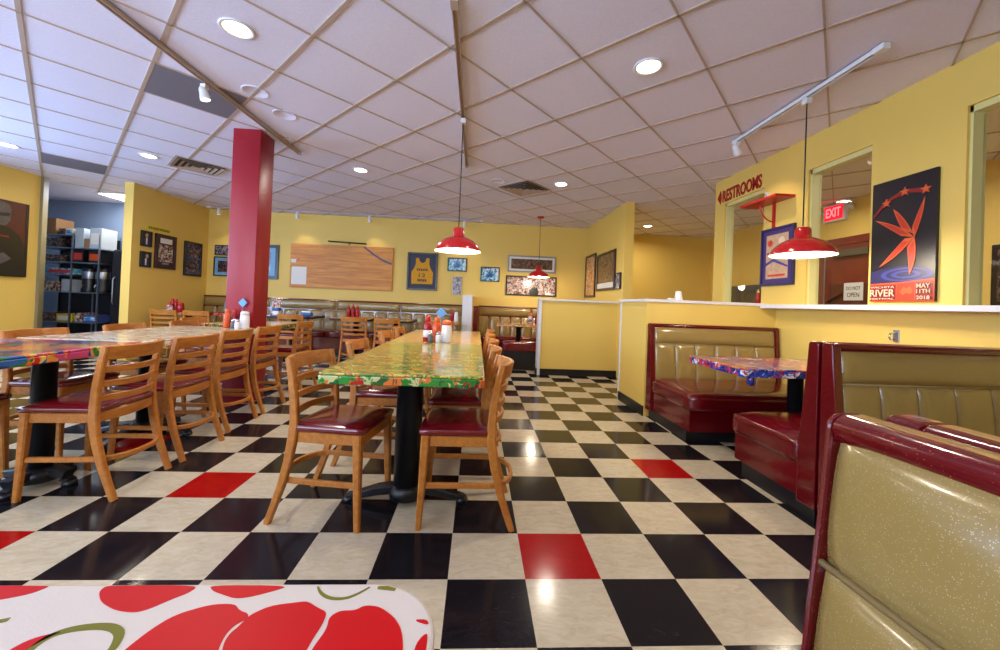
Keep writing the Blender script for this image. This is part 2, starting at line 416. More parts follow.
# left wall with two daylight windows out of frame
lw = MB()
def wall_x(mb, x0, x1, y0, y1, holes):
    ys = sorted(holes); c = y0
    for a, b, z0, z1 in ys:
        mb.box(x0, x1, c, a, 0, H); mb.box(x0, x1, a, b, 0, z0); mb.box(x0, x1, a, b, z1, H); c = b
    mb.box(x0, x1, c, y1, 0, H)
wall_x(lw, XL - W, XL, -3.6, YK, [(-2.9, -.5, .85, 2.45), (-.1, 2.9, .85, 2.45)])
struct('wall_left', lw, wy)
wf = MB()
wf.box(XL - W, -5.6, -3.6 , -3.46, 0, H); wf.box(-5.6, -1.4, -3.6, -3.46, 0, .85); wf.box(-5.6, -1.4, -3.6, -3.46, 2.45, H); wf.box(-1.4, 5.0, -3.6, -3.46, 0, H)
struct('wall_front', wf, wy)
# kitchen shell
kx0, kx1, ky1 = -8.6, XC - .13, 7.2
struct('wall_kitchen_back', MB().box(kx0, kx1, 6.3, 6.42, 0, H), 'kitchen wall paint')
struct('wall_kitchen_left', MB().box(kx0 - .12, kx0, YK + W, 6.42, 0, H), 'kitchen wall paint')
struct('wall_kitchen_front', MB().box(kx0, XL - W, YK - .1, YK, 0, H), 'kitchen wall paint')
struct('trim_2', MB().box(XL, XL + .045, YK - .06, YK + .01, 0, H), 'steel')
# partition on the right with the pictures
struct('wall_partition', MB().box(2.0, 2.14, 4.32, YB + W, 0, H), wy)
struct('wall_hall_back', MB().box(2.14, 5.0, 6.78, 6.9, 0, H), wy)
struct('wall_hall', MB().box(4.88, 5.0, -3.6, 6.78, 0, H), wy)

# low wall one (between banquette aisle and partition)
HW = 1.165
struct('wall_low_rear', MB().box(.78, 2.0, 4.5, 4.64, 0, HW), wy)
struct('trim_3', MB().box(.735, 2.02, 4.47, 4.67, HW, HW + .03).box(.735, .78, 4.48, 4.66, 0, HW), 'white trim paint', bevel=.004)
struct('baseboard_rear', MB().box(.74, 2.0, 4.484, 4.5, 0, .1).box(.722, .735, 4.484, 4.66, 0, .1), 'black base moulding')
# low wall two: L round the first booth
XR = 2.75; HR = 1.15
struct('wall_low_booths', MB().prism([(1.5, 2.34), (2.9, 2.34), (2.9, 2.47), (1.63, 2.47), (1.63, 3.02), (1.5, 3.02)], 'z', 0, HW), wy)
struct('trim_4', MB().prism([(1.48, 2.32), (XR + .1, 2.32), (XR + .1, 2.49), (1.65, 2.49), (1.65, 3.055), (1.48, 3.055)], 'z', HW, HW + .03).box(1.49, 1.64, 3.02, 3.055, 0, HW), 'white trim paint', bevel=.004)
struct('baseboard_booths', MB().box(1.485, 1.5, 2.34, 3.02, 0, .1), 'black base moulding')
# right wall with openings
wr = MB(); x0, x1 = XR, XR + .12
wr.box(XR + .13, XR + .25, -3.46, 3.24, 0, HR); wr.box(x0, x1, -3.46, 3.24, 2.42, H)
for a, b in ((3.05, 3.24), (1.84, 2.39), (.69, 1.27), (-3.46, -.9)): wr.box(x0, x1, a, b, HR, 2.42)
struct('wall_right', wr, wy)
struct('trim_5', MB().box(XR - .06, XR + .2, -3.4, 2.325, HR - .004, HR + .034).box(XR - .02, XR + .2, 2.325, 3.25, HR - .003, HR + .033), 'white trim paint', bevel=.004)
for n, (a, b) in enumerate(((2.39, 3.05), (1.27, 1.84), (-.9, .69))):
    fr = MB(); xa, xb = XR + .02, XR + .11; z0, z1 = HR + .033, 2.42; t = .016
    fr.box(xa, xb, b - t, b, z0, z1).box(xa, xb, a, a + t, z0, z1).box(xa, xb, a, b, z1 - .04, z1)
    f = struct('window_%d' % (n + 1), fr, 'cream jamb paint')
    g = MB().box(XR + .09, XR + .096, a + t, b - t, z0, z1 - .04).build('pane', 'window glass', f)
# hall door behind the second window
dm = struct('door_1', MB().box(4.845, 4.88, 2.95, 3.86, 0, 2.10).box(4.83, 4.884, 2.82, 2.95, 0, 2.2).box(4.83, 4.884, 3.88, 4.02, 0, 2.2).box(4.83, 4.884, 2.82, 4.02, 2.10, 2.2), 'door brown')
MB().box(4.835, 4.884, 3.86, 3.88, 0, 2.1).build('door_strip', 'steel', dm)
MB().box(4.79, 4.846, 3.2, 3.72, 1.93, 2.02).build('door_closer', 'wood panel dark', dm)
MB().box(4.835, 4.846, 3.02, 3.78, .2, 1.55).build('door_panel', 'door dark', dm)
MB().sweep([(4.81, 3.80, 1.30), (4.81, 3.58, 1.42)], .03, .03, (1, 0, 0)).build('push_bar', 'door dark', dm)
dm2 = struct('door_2', MB().box(4.84, 4.88, 4.9, 6.0, 0, 1.52).box(4.82, 4.884, 4.8, 4.9, 0, 1.62).box(4.82, 4.884, 6.0, 6.1, 0, 1.62).box(4.82, 4.884, 4.8, 6.1, 1.52, 1.62), 'wood panel dark')
for k in range(5): MB().box(4.832, 4.842, 4.94 + k*.21, 5.12 + k*.21, .05, 1.5).build('board', 'wood panel dark', dm2)
hp = thing('framed_photo', 'dark framed picture on the hall wall beyond the last window', 'picture', (4.879, 1.78, 1.55), -pi/2)
MB().box(-.25, .25, -.03, 0, -.31, .31).build('frame', 'black frame', hp, bevel=.004); MB().box(-.2, .2, -.034, -.028, -.26, .26).build('print', 'photo dark', hp)
# red pillar
struct('trim_6', MB().rbox(-2.72, -2.45, 2.46, 2.72, 0, H, .008, 2), 'red pillar paint')
# banquette divider stub wall with white end
struct('wall_stub', MB().box(-.49, -.33, 5.55, YB, 0, 1.2), wy)
struct('trim_7', MB().box(-.5, -.32, 5.5, 5.555, 0, 1.225).box(-.5, -.32, 5.55, YB - .002, 1.2, 1.225), 'white trim paint', bevel=.004)

for n, (ax, a, b) in enumerate((('y', -2.9, -.5), ('y', -.1, 2.9), ('x', -5.6, -1.4))):
    fr, gl = MB(), MB(); z0, z1 = .85, 2.45
    def bx(mb, u0, u1, w0, w1, zz0, zz1):
        mb.box(XL - W + w0, XL - W + w1, u0, u1, zz0, zz1) if ax == 'y' else mb.box(u0, u1, -3.6 + w0, -3.6 + w1, zz0, zz1)
    for u in (a, (a + b)/2 - .03, b - .06): bx(fr, u, u + .06, .02, .09, z0, z1)
    bx(fr, a, b, .02, .09, z0, z0 + .06); bx(fr, a, b, .02, .09, z1 - .06, z1)
    bx(gl, a + .06, b - .06, .05, .056, z0 + .06, z1 - .06)
    gl.build('pane', 'window glass', struct('window_%d' % (n + 4), fr, 'white trim paint'))

# ------------------------------------------------------------------ LIGHTS IN THE ROOM
def lamp(name, kind, loc, energy, color, parent=None, rot=(0, 0, 0), **kw):
    L = bpy.data.lights.new(name, kind); L.energy = energy; L.color = color
    for k, v in kw.items(): setattr(L, k, v)
    o = bpy.data.objects.new(name, L); COL.objects.link(o); o.location = loc; o.rotation_euler = rot
    if parent: o.parent = parent
    return o
WARM = (1.0, .89, .75)
dl = [(-1.79, .96, 'near the red pillar, above the left table'), (.86, 1.02, 'above the aisle by the booths'), (-4.32, 3.45, 'left of the red pillar'),
      (-1.79, 3.52, 'right of the red pillar, toward the wooden panel'), (.83, 3.62, 'beside the ceiling vent near the low wall'), (-5.83, 3.36, 'at the left edge over the dark portrait'),
      (3.05, 5.89, 'past the partition by the restroom corner'), (-4.3, .9, None), (-1.79, -1.6, None), (.86, -1.55, None), (-4.3, -1.6, None), (3.9, 3.2, 'in the hall behind the exit window'), (3.9, 1.2, 'in the hall behind the last window')]
ring = MB().lathe([(.075, 0), (.095, 0), (.098, -.006), (.092, -.010), (.076, -.008), (.075, 0)], n=28, cap=False)
lens = MB().lathe([(.0001, -.007), (.05, -.007), (.0755, -.004)], n=28, cap=False)
d0 = None
for x, y, lab in dl:
    lab = 'round recessed ceiling light ' + (lab or 'behind the camera')
    if d0 is None:
        d0 = thing('ceiling_light', lab, 'ceiling light', (x, y, H), group='recessed ceiling lights')
        ring.build('trim_ring', 'white enamel', d0); lens.build('lens', 'lamp white', d0); r = d0
    else: r = dup(d0, (x, y, H), 0, lab)
for x, y, lab in dl:
    hall = x > 3
    lamp('downlight', 'AREA', (x, y, H - .02), (17 if y > -1 else 9) if not hall else 20, WARM, shape='DISK', size=.15, spread=R(165))

# windows' daylight
lamp('daylight', 'AREA', (XL + .02, 1.4, 1.65), 205, (.36, .58, 1.0), rot=(0, R(-104), 0), shape='RECTANGLE', size=1.55, size_y=2.9)
lamp('daylight', 'AREA', (XL + .02, -1.7, 1.65), 160, (.5, .7, 1.0), rot=(0, R(-112), 0), shape='RECTANGLE', size=1.55, size_y=2.3)
lamp('daylight', 'AREA', (-3.5, -3.44, 1.65), 330, (.60, .74, 1.0), rot=(R(128), 0, 0), shape='RECTANGLE', size=4.1, size_y=1.55)

# ------------------------------------------------------------------ CHAIRS
def make_chair(label):
    t = thing('dining_chair', label, 'chair')
    w = 'honey beech'
    # front legs
    for s in (-1, 1):
        MB().sweep([(s*.188, .215, 0), (s*.182, .205, .22), (s*.178, .197, .445)], [.026, .034, .042], [.026, .034, .042], (1, 0, 0)).build('leg', w, t)
    for s in (-1, 1):
        zy = [(0, -.228), (.08, -.200), (.18, -.166), (.30, -.135), (.41, -.118), (.48, -.115), (.58, -.121), (.69, -.137), (.787, -.157)]
        n = len(zy); hs = [.028, .032, .036, .04, .043, .042, .038, .034, .03]
        MB().sweep([(s*(.19 - .006*(i > 4)), y, z) for i, (z, y) in enumerate(zy)], .030, hs, (1, 0, 0)).build('leg', w, t)
    def arc(z, y, bow, hw, n=11): return [(-hw + 2*hw*i/(n-1), y - bow*(1 - (2*i/(n-1) - 1)**2), z) for i in range(n)]
    MB().sweep(arc(.752, -.150, .062, .19), .074, .02, (0, -.2, 1)).build('back_rail', w, t)
    for z, y in ((.664, -.133), (.588, -.122), (.515, -.116)):
        MB().sweep(arc(z, y, .06, .186), .033, .015, (0, -.12, 1)).build('back_slat', w, t)
    fm = MB()
    fm.sweep(arc(.417, -.115, .03, .18), .05, .02, (0, 0, 1)); fm.sweep(arc(.417, .2, -.012, .18), .05, .02, (0, 0, 1))
    for s in (-1, 1): fm.sweep([(s*.176, -.13, .417), (s*.18, .02, .417), (s*.176, .2, .417)], .05, .02, (0, 0, 1))
    fm.build('seat_frame', w, t)
    # U-shaped bent stretcher
    pts = [(-.178, .2, .205), (-.178, .0, .205), (-.176, -.12, .205)] + [(.176*math.sin(a), -.12 - .115*math.cos(a), .205) for a in [R(x) for x in (-75, -55, -35, -15, 15, 35, 55, 75)]] + [(.176, -.12, .205), (.178, 0, .205), (.178, .2, .205)]
    MB().sweep(pts, .026, .018, (0, 0, 1), fixed=True).build('stretcher', w, t)
    MB().rbox(-.198, .198, -.14, .232, .44, .478, .018, cuts=9, crown=.012).build('seat', 'vinyl oxblood', t)
    return t
chair0 = None
def chair(x, y, rz, label, group):
    """rz: direction the sitter faces, 0 = +y"""
    global chair0
    base = 'wooden ladder-back chair, '
    if chair0 is None:
        chair0 = make_chair(base + label); chair0.location = (x, y, 0); chair0.rotation_euler.z = rz; chair0['group'] = group; return chair0
    return dup(chair0, (x, y, 0), rz, base + label, group)
FX, FL = pi/2, -pi/2      # facing -x / facing +x
gC, gL = 'chairs along the green centre table', 'chairs along the long left table'
chair(-.255, .52, FX, 'front chair on the aisle side of the green table', gC)
chair(-.28, 1.07, FX, 'second on the aisle side of the green table', gC)
chair(-.27, 1.62, FX, 'third on the aisle side of the green table', gC)
chair(-.27, 2.18, FX, 'fourth on the aisle side of the green table', gC)
chair(-.25, 2.75, FX, 'farthest on the aisle side of the green table', gC)
chair(-.93, .53, FL - R(9), 'front chair on the pillar side of the green table', gC)
chair(-.89, 1.22, FL, 'second on the pillar side of the green table', gC)
chair(-.9, 2.1, FL, 'third on the pillar side of the green table', gC)
chair(-.9, 2.72, FL, 'farthest on the pillar side of the green table', gC)
chair(-2.285, .75, FX + R(3), 'nearest on the aisle side of the long left table', gL)
chair(-2.29, 1.25, FX, 'second on the aisle side of the long left table', gL)
chair(-2.35, 1.80, FX, 'third on the aisle side of the long left table', gL)
chair(-2.36, 2.31, FX, 'fourth on the aisle side, beside the red pillar', gL)
chair(-3.05, .62, FL, 'cut by the left frame edge behind the bright table end', gL)
chair(-3.05, 1.28, FL, 'first behind the left table, before the dark portrait wall', gL)
chair(-3.05, 1.95, FL, 'second behind the left table, before the kitchen doorway', gL)
chair(-3.05, 2.62, FL, 'third behind the left table, before the corner wall', gL)

# ------------------------------------------------------------------ TABLES
def rrect(x0, x1, y0, y1, r, n=6):
    out = []
    for cx, cy, a0 in ((x1-r, y1-r, 0), (x0+r, y1-r, 90), (x0+r, y0+r, 180), (x1-r, y0+r, 270)):
        for k in range(n+1): a = R(a0 + 90*k/n); out.append((cx + r*cos(a), cy + r*sin(a)))
    return out
def table(name, label, x0, x1, y0, y1, z, top, hem, posts, group=None, th=.04, r=.03, cat='table', post_r=.05, arms=4, arm0=0, arm=.33):
    t = thing(name, label, cat, ((x0+x1)/2, (y0+y1)/2, 0), group=group); cx, cy = (x0+x1)/2, (y0+y1)/2
    a, b, c, d = x0-cx, x1-cx, y0-cy, y1-cy
    MB().prism(rrect(a, b, c, d, r), 'z', z-.012, z).build('tabletop', top, t, bevel=.005)
    MB().prism(rrect(a-.002, b+.002, c-.002, d+.002, r), 'z', z-.012-th, z-.0125).build('tabletop_edge', hem, t, bevel=.006)
    for px, py in posts:
        px -= cx; py -= cy
        MB().lathe([(post_r, .05), (post_r, z-.07), (post_r*1.9, z-.065), (post_r*1.9, z-.055)], (px, py, 0), 28).build('post', 'black metal', t)
        f = MB(); L = min(arm, (b-a)*.42)
        for k in range(arms):
            an = k*2*pi/arms + arm0; dx, dy = cos(an), sin(an)
            f.sweep([(px+dx*.04, py+dy*.04, .075), (px+dx*.15, py+dy*.15, .062), (px+dx*L*.8, py+dy*L*.8, .036), (px+dx*L, py+dy*L, .022)], [.075, .065, .055, .05], [.05, .045, .034, .03], (-dy, dx, 0))
            f.lathe([(.032, 0), (.034, .012), (.024, .03)], (px+dx*(L-.01), py+dy*(L-.01), 0), 14)
        f.lathe([(.09, .03), (.09, .07), (.066, .1)], (px, py, 0), 24)
        f.build('base', 'black metal', t)
    return t
TZ = .75
table('dining_table', 'long green fruit-print table in the centre, nearest half', -.925, -.185, .22, 1.62, TZ, 'green fruit oilcloth', 'green hem oilcloth', [(-.575, .60)], 'tables of the centre row', post_r=.07, arms=2)
table('dining_table', 'orange-toned table joined behind the green centre table', -.925, -.185, 1.63, 3.02, TZ, 'amber fruit oilcloth', 'green hem oilcloth', [(-.555, 2.465)], 'tables of the centre row', post_r=.055, arms=2)
table('dining_table', 'bright red and blue patterned end of the long left table', -3.13, -2.36, -.35, 1.07, TZ, 'carnival oilcloth', 'carnival oilcloth', [(-2.58, .74)], 'tables of the left row', arm0=0, arm=.165)
table('dining_table', 'patterned left table paled by painted window sheen, running up to the red pillar', -3.13, -2.36, 1.08, 2.44, TZ, 'window-sheen fruit oilcloth', 'window-sheen fruit oilcloth', [(-2.70, 1.55)], 'tables of the left row')
table('dining_table', 'green-edged table just beyond the red pillar', -3.2, -2.46, 2.86, 3.55, TZ, 'amber fruit oilcloth', 'green hem oilcloth', [(-2.83, 3.17)], 'tables of the left row')
chair(-2.40, 3.18, FX, 'at the green-edged table beyond the red pillar', 'chairs at the table beyond the pillar')
chair(-3.36, 3.18, FL, 'behind the green-edged table, seen under its top', 'chairs at the table beyond the pillar')

# booth table with blue cloth
bt = table('booth_table', 'blue and red flowered table between the first two booths', 1.55, 2.84, .95, 1.62, .715, 'blue flower oilcloth', 'blue hem oilcloth', [(2.2, 1.28)], th=.045, r=.02, arms=2)
MB().rbox(-.6, -.56, -.34, -.29, .60, .665, .018, cuts=5).build('gathered_corner', 'blue hem oilcloth', bt)

# foreground table with big red poppies
ft = thing('booth_table', 'white foreground table printed with large red poppies', 'table', (-.95, -1.47, 0))
ox, oy = -.95, -1.47
MB().prism(rrect(-.69, .69, -.39, .39, .075, 10), 'z', .722, .76).build('tabletop', 'oilcloth white', ft, bevel=.004)
MB().lathe([(.05, .05), (.05, .71), (.1, .715), (.1, .722)], (-.2, 0, 0), 24).build('post', 'black metal', ft)
fb = MB()
for k in range(4):
    an = k*pi/2 + pi/4; dx, dy = cos(an), sin(an)
    fb.sweep([(-.2+dx*.04, dy*.04, .07), (-.2+dx*.3, dy*.3, .025)], [.07, .05], [.05, .035], (-dy, dx, 0))
fb.lathe([(.09, .012), (.09, .08)], (-.2, 0, 0), 24).build('base', 'black metal', ft)
RP = [
[(-.532,-1.170),(-.533,-1.163),(-.528,-1.141),(-.519,-1.124),(-.494,-1.111),(-.470,-1.110),(-.460,-1.119),(-.449,-1.123),(-.446,-1.129),(-.454,-1.137),(-.456,-1.148),(-.452,-1.164),(-.445,-1.178),(-.443,-1.210),(-.467,-1.235),(-.505,-1.215)],
[(-.442,-1.177),(-.451,-1.159),(-.453,-1.148),(-.449,-1.137),(-.447,-1.125),(-.433,-1.113),(-.410,-1.109),(-.398,-1.107),(-.384,-1.116),(-.372,-1.122),(-.371,-1.137),(-.374,-1.157),(-.374,-1.185),(-.382,-1.22),(-.404,-1.235),(-.435,-1.22)],
[(-.371,-1.179),(-.369,-1.160),(-.365,-1.143),(-.368,-1.128),(-.360,-1.120),(-.345,-1.120),(-.337,-1.113),(-.321,-1.115),(-.303,-1.129),(-.293,-1.144),(-.287,-1.166),(-.286,-1.195),(-.307,-1.225),(-.341,-1.23),(-.365,-1.21)],
[(-.604,-1.107),(-.619,-1.093),(-.620,-1.0845),(-.605,-1.0835),(-.524,-1.0835),(-.526,-1.094),(-.538,-1.104),(-.549,-1.116),(-.559,-1.121),(-.580,-1.118)],
[(-.80,-1.0835),(-.734,-1.0835),(-.678,-1.0835),(-.677,-1.086),(-.684,-1.095),(-.704,-1.103),(-.734,-1.109),(-.79,-1.112)],
[(-.513,-1.0835),(-.427,-1.0845),(-.439,-1.092),(-.460,-1.101),(-.474,-1.103),(-.488,-1.098),(-.504,-1.092)],
[(-.279,-1.135),(-.282,-1.132),(-.270,-1.132),(-.267,-1.139)],
[(-.2665,-1.148),(-.272,-1.151),(-.277,-1.161),(-.277,-1.173),(-.2665,-1.182)],
[(-.631,-1.164),(-.625,-1.150),(-.604,-1.141),(-.610,-1.148),(-.616,-1.159),(-.618,-1.171)]]
pr = MB()
def blob(poly, mi): pr.prism([(a-ox, b-oy) for a, b in poly], 'z', .7597, .7604, mi)
def round_off(poly, it=2):
    for _ in range(it):
        poly = [q for a, b in zip(poly, poly[1:] + poly[:1]) for q in ((a[0]*.78 + b[0]*.22, a[1]*.78 + b[1]*.22), (a[0]*.22 + b[0]*.78, a[1]*.22 + b[1]*.78))]
    return poly
for p in RP: blob(round_off(p), 0)
# the print goes on over the part of the table nearer the diner
for bx, by, sc in ((-.75, -1.36, .11), (-1.05, -1.2, .1), (-1.3, -1.5, .12), (-.45, -1.58, .11), (-.95, -1.66, .1), (-.33, -1.36, .06)):
    for k in range(3):
        a0 = k*2.1 + bx*7
        blob([(bx + sc*.75*cos(a0) + sc*.62*cos(t)*(1+.12*cos(3*t)), by + sc*.75*sin(a0) + sc*.5*sin(t)) for t in [i*2*pi/16 for i in range(16)]], 0)
def stroke(pts, w):
    if len(pts) > 3:
        for _ in range(2): pts = [pts[0]] + [q for a, b in zip(pts, pts[1:]) for q in ((a[0]*.75 + b[0]*.25, a[1]*.75 + b[1]*.25), (a[0]*.25 + b[0]*.75, a[1]*.25 + b[1]*.75))] + [pts[-1]]
    n = len(pts); Lp = []; Rp = []
    for i, p in enumerate(pts):
        a = Vector(pts[max(i-1, 0)]); b = Vector(pts[min(i+1, n-1)]); d = (b-a).normalized(); q = Vector((-d.y, d.x)) * (w * (.35 + .65*sin(pi*(i+.5)/n)) / 2)
        Lp.append((p[0]+q.x, p[1]+q.y)); Rp.append((p[0]-q.x, p[1]-q.y))
    for i in range(n-1): blob([Lp[i], Lp[i+1], Rp[i+1], Rp[i]], 1)
stroke([(-.396,-1.086),(-.392,-1.092),(-.387,-1.097),(-.381,-1.101),(-.373,-1.104),(-.360,-1.104),(-.349,-1.097),(-.339,-1.087)], .004)
stroke([(-.608,-1.180),(-.613,-1.166),(-.613,-1.149),(-.604,-1.141),(-.586,-1.137),(-.568,-1.137),(-.554,-1.143),(-.547,-1.153),(-.543,-1.165),(-.545,-1.18),(-.56,-1.192)], .008)
stroke([(-.71,-1.140),(-.69,-1.136),(-.668,-1.128)], .007)
stroke([(-.330,-1.088),(-.320,-1.0885),(-.310,-1.091)], .006)
pr.build('poppy_print', ['flower red', 'flower olive'], ft)

# ------------------------------------------------------------------ BOOTHS
def booth(name, label, loc, rz, L, depth=.62, top=.95, channels=6, seat_z=.41, group='vinyl diner booths', pf=.045, plain=False):
    """local: back plane y=0, seat toward +y, length 0..L along x"""
    t = thing(name, label, 'booth', loc, rz, group)
    red, tan = 'red glitter vinyl', 'gold glitter vinyl'
    yt, yb = .068, .118
    # red frame: end panels, top roll, back board
    fr = MB()
    rad = .02
    def cap_arc(): return [(.004 + rad - rad*cos(R(a)), top - rad + rad*sin(R(a))) for a in range(0, 91, 15)] + [(yt - rad + rad*sin(R(a)), top - rad + rad*cos(R(a))) for a in range(0, 91, 15)]
    prof = [(.004, .08)] + cap_arc() + [(yt + .007, top-.12), (yt + .02, top-.25), (yb-.018, .55), (yb, .42), (yb, .08)]
    for a in (0, L-pf): fr.prism(prof, 'x', a, a+pf)
    tp = [(.004, top-.05)] + cap_arc() + [(yt - .004, top-.034), (yt-.02, top-.045)]
    fr.prism(tp, 'x', pf, L-pf, smooth=True)
    fr.prism([(.004, .08), (.004, top-.04), (.05, top-.04), (.085, .08)], 'x', pf, L-pf)
    fr.build('frame', red, t, bevel=.006)
    def yf(z): return yt - .02 + (yb - yt) * (top - z) / (top - .42)
    zr0, zr1 = top - .2, top - (.035 if not plain else .022)
    rl = MB(); rl.puff((pf, yf(zr0), zr0), (L-2*pf, 0, 0), (0, yf(zr1)-yf(zr0), zr1-zr0), (0, 1, .1), .032, 20, 10, 14, 3)
    rl.build('backrest_roll', tan, t)
    ch = MB(); zc0, zc1 = seat_z - .03, zr0
    n = 1 if plain else channels; cw = (L - 2*pf)/n
    for k in range(n): ch.puff((pf + k*cw, yf(zc0), zc0), (cw, 0, 0), (0, yf(zc1)-yf(zc0), zc1-zc0), (0, 1, .1), .03, 10 if n > 1 else 20, 12, 3 if n > 1 else 14, 6)
    ch.build('backrest_channels', tan, t)
    MB().tube([(pf, yf(zr0)+.008, zr0), (L-pf, yf(zr0)+.008, zr0)], .005, 8).build('piping', 'piping tan', t)
    MB().rbox(0.0, L, yb - .02, depth+.03, seat_z - .15, seat_z, .045, cuts=11, crown=.02).build('seat', red, t)
    MB().box(.02, L-.02, .02, depth-.01, .1, seat_z - .14).build('seat_base', red, t)
    MB().box(.03, L-.03, .03, depth-.07, 0, .1).build('toe_kick', 'black base moulding', t)
    return t
BL = 1.2
booth('booth', 'gold and red booth against the low yellow wall, farthest on the right', (1.51+1.35, 2.332, 0), pi, 1.35, depth=.80, channels=6)
booth('booth', 'red-backed booth facing away, seat nose beside the aisle', (1.54, .375, 0), 0, BL + .1, depth=.66)
booth('booth', 'gold-backed booth back to back with the red-backed one', (1.54+BL+.1, .367, 0), pi, BL + .1, depth=.60)
booth('booth', 'large close gold vinyl booth in the front right corner', (.33, -1.02, 0), pi/2 , 1.25, depth=.6, plain=True, pf=.009).rotation_euler.z = pi/2
# face -x: local +y -> world -x ; local x runs -y->+y, so start at the far end below
bpy.data.objects['booth.003'].location = (.320, -2.27, 0)
booth('booth', 'red ridged booth behind the close gold booth, only its top rail showing', (.328, -1.02, 0), -pi/2, 1.25, depth=.6)

# ------------------------------------------------------------------ BANQUETTE ALONG THE BACK WALL
def banquette(label, x0, x1, units, top=1.04, depth=.62):
    t = thing('banquette', label, 'banquette', (x0, YB - .004, 0), pi)
    L = x1 - x0      # local x runs toward world -x after the half turn
    red, tan = 'vinyl oxblood', 'gold glitter vinyl'
    fr = MB(); fr.prism([(0, .1), (0, top), (.07, top), (.075, top-.02), (.055, top-.03), (.11, .1)], 'x', -L, 0)
    fr.build('frame', 'vinyl oxblood', t)
    rl = MB(); ch = MB(); uw = L/units; zr = top-.2
    for k in range(units):
        rl.puff((-L + k*uw, .05, zr), (uw, 0, 0), (0, 0, .175), (0, 1, 0), .05, 14, 10, 16, 3)
        nc = max(4, round(uw/.24)); cw = uw/nc
        for c in range(nc): ch.puff((-L + k*uw + c*cw, .085, .42), (cw, 0, 0), (0, -.035, zr-.42), (0, 1, 0), .035, 8, 8, 3, 6)
    rl.build('backrest_roll', tan, t); ch.build('backrest_channels', tan, t)
    for k in range(units):
        MB().rbox(-L + k*uw + .004, -L + (k+1)*uw - .004, .08, depth+.02, .33, .47, .04, cuts=7, crown=.015).build('seat', red, t)
    MB().box(-L, 0, .05, depth-.02, .1, .34).build('seat_base', red, t)
    MB().box(-L, 0, .06, depth-.08, 0, .1).build('toe_kick', 'black base moulding', t)
    return t
banquette('long gold vinyl banquette along the back wall under the wooden panel', XC + .02, -.5, 4)
banquette('gold vinyl banquette right of the white divider post', -.2, 1.98, 2)
es = thing('booth_end', 'dark red booth end panel right of the white divider post', 'booth end', (-.26, 5.60, 0))
MB().prism([(-.1, .0), (-.1, 1.0), (-.07, 1.03), (.05, 1.03), (.08, 1.0), (.16, .4), (.16, 0)], 'x', -.04, .05).build('panel', 'red glitter vinyl', es, bevel=.01)
bn = thing('bench', 'dark low booth bench under the orange-topped far table', 'bench', (.52, 5.02, 0))
MB().rbox(-.3, .3, -.14, .14, .30, .47, .04, cuts=7).build('seat', 'vinyl oxblood', bn); MB().box(-.29, .29, -.12, .14, .0, .31).build('base', 'black base moulding', bn)
# far tables along the banquette
gB = 'small tables along the back banquette'
def small_table(label, x, y, top, hem, w=.68, d=.72): return table('dining_table', label, x-w/2, x+w/2, y-d/2, y+d/2, TZ, top, hem, [(x, y)], gB, th=.035, post_r=.045, arms=4 if d > .5 else 2)
small_table('red-edged small table in the back left corner', -5.1, 5.35, 'red check oilcloth', 'red check oilcloth')
small_table('red-clothed small table left of the pillar by the banquette', -4.25, 5.5, 'red check oilcloth', 'red check oilcloth')
small_table('dark small table with the blue holder at the banquette', -3.42, 5.45, 'blue hem oilcloth', 'black satin', .8)
small_table('small table behind the chair with the sauce bottles', -2.35, 5.45, 'amber fruit oilcloth', 'black satin')
small_table('small table second from the white divider post', -1.62, 5.3, 'amber fruit oilcloth', 'black satin', .6)
small_table('small orange table left of the white divider post', -.72, 5.3, 'amber fruit oilcloth', 'photo orange', .36)
small_table('orange-topped table at the right hand banquette', .52, 5.35, 'amber fruit oilcloth', 'photo orange', .8, .36)
gR = 'chairs facing the back banquette'
chair(-5.12, 4.97, 0, 'at the corner table under the sauce caddy', gR)
chair(-4.66, 5.02, 0, 'left of the pillar at the red-clothed table', gR)
chair(-3.18, 4.95, 0, 'right of the pillar before the blue holder table', gR)
chair(-2.16, 4.85, 0, 'tall-standing one below the wooden wall panel', gR)
chair(-1.62, 4.74, 0, 'beyond the green table, left of the jersey frame', gR)
chair(-.78, 4.72, 0, 'just left of the white divider post', gR)

# ------------------------------------------------------------------ TABLE-TOP THINGS
def bottle(name, label, cat, loc, prof, body, capprof, capm, group=None, extra=None):
    t = thing(name, label, cat, loc, group=group)
    bo = MB().lathe(prof, n=20).build('body', body, t); MB().lathe(capprof, n=18).build('cap', capm, t)
    if extra: MB().lathe(extra[0], n=20).build('label_band', extra[1], bo)
    return t
def ketchup(label, loc, s=1, body='ketchup red', cap='cap red', band=None, name='sauce_bottle', tip=False):
    return bottle(name, label, 'bottle', loc, [(r*s, z*s) for r, z in ((.028, 0), (.031, .006), (.031, .09), (.030, .115), (.022, .135), (.014, .15))], body,
                  [(r*s, z*s) for r, z in (((.016, .148), (.017, .165), (.009, .172), (.004, .192)) if tip else ((.017, .14), (.0185, .142), (.0185, .176), (.015, .182), (.001, .182)))], cap, 'sauce bottles', ([(r*s, z*s) for r, z in ((.0316, .03), (.0318, .03), (.0318, .08), (.0316, .08))], band) if band else None)
def shaker(label, loc, fill):
    return bottle('shaker', label, 'shaker', loc, [(.018, 0), (.021, .004), (.022, .05), (.017, .066)], fill, [(.0185, .065), (.0185, .078), (.012, .088), (.001, .09)], 'chrome', 'salt and pepper shakers')
def jar(label, loc, body, cap, h=.14, r=.04):
    return bottle('sugar_jar', label, 'jar', loc, [(r*.9, 0), (r, .008), (r*1.0, h*.45), (r*.9, h*.82), (r*.84, h*.86)], body, [(r*.88, h*.86), (r*.9, h), (r*.6, h*1.08), (r*.3, h*1.1)], cap, 'sugar jars')
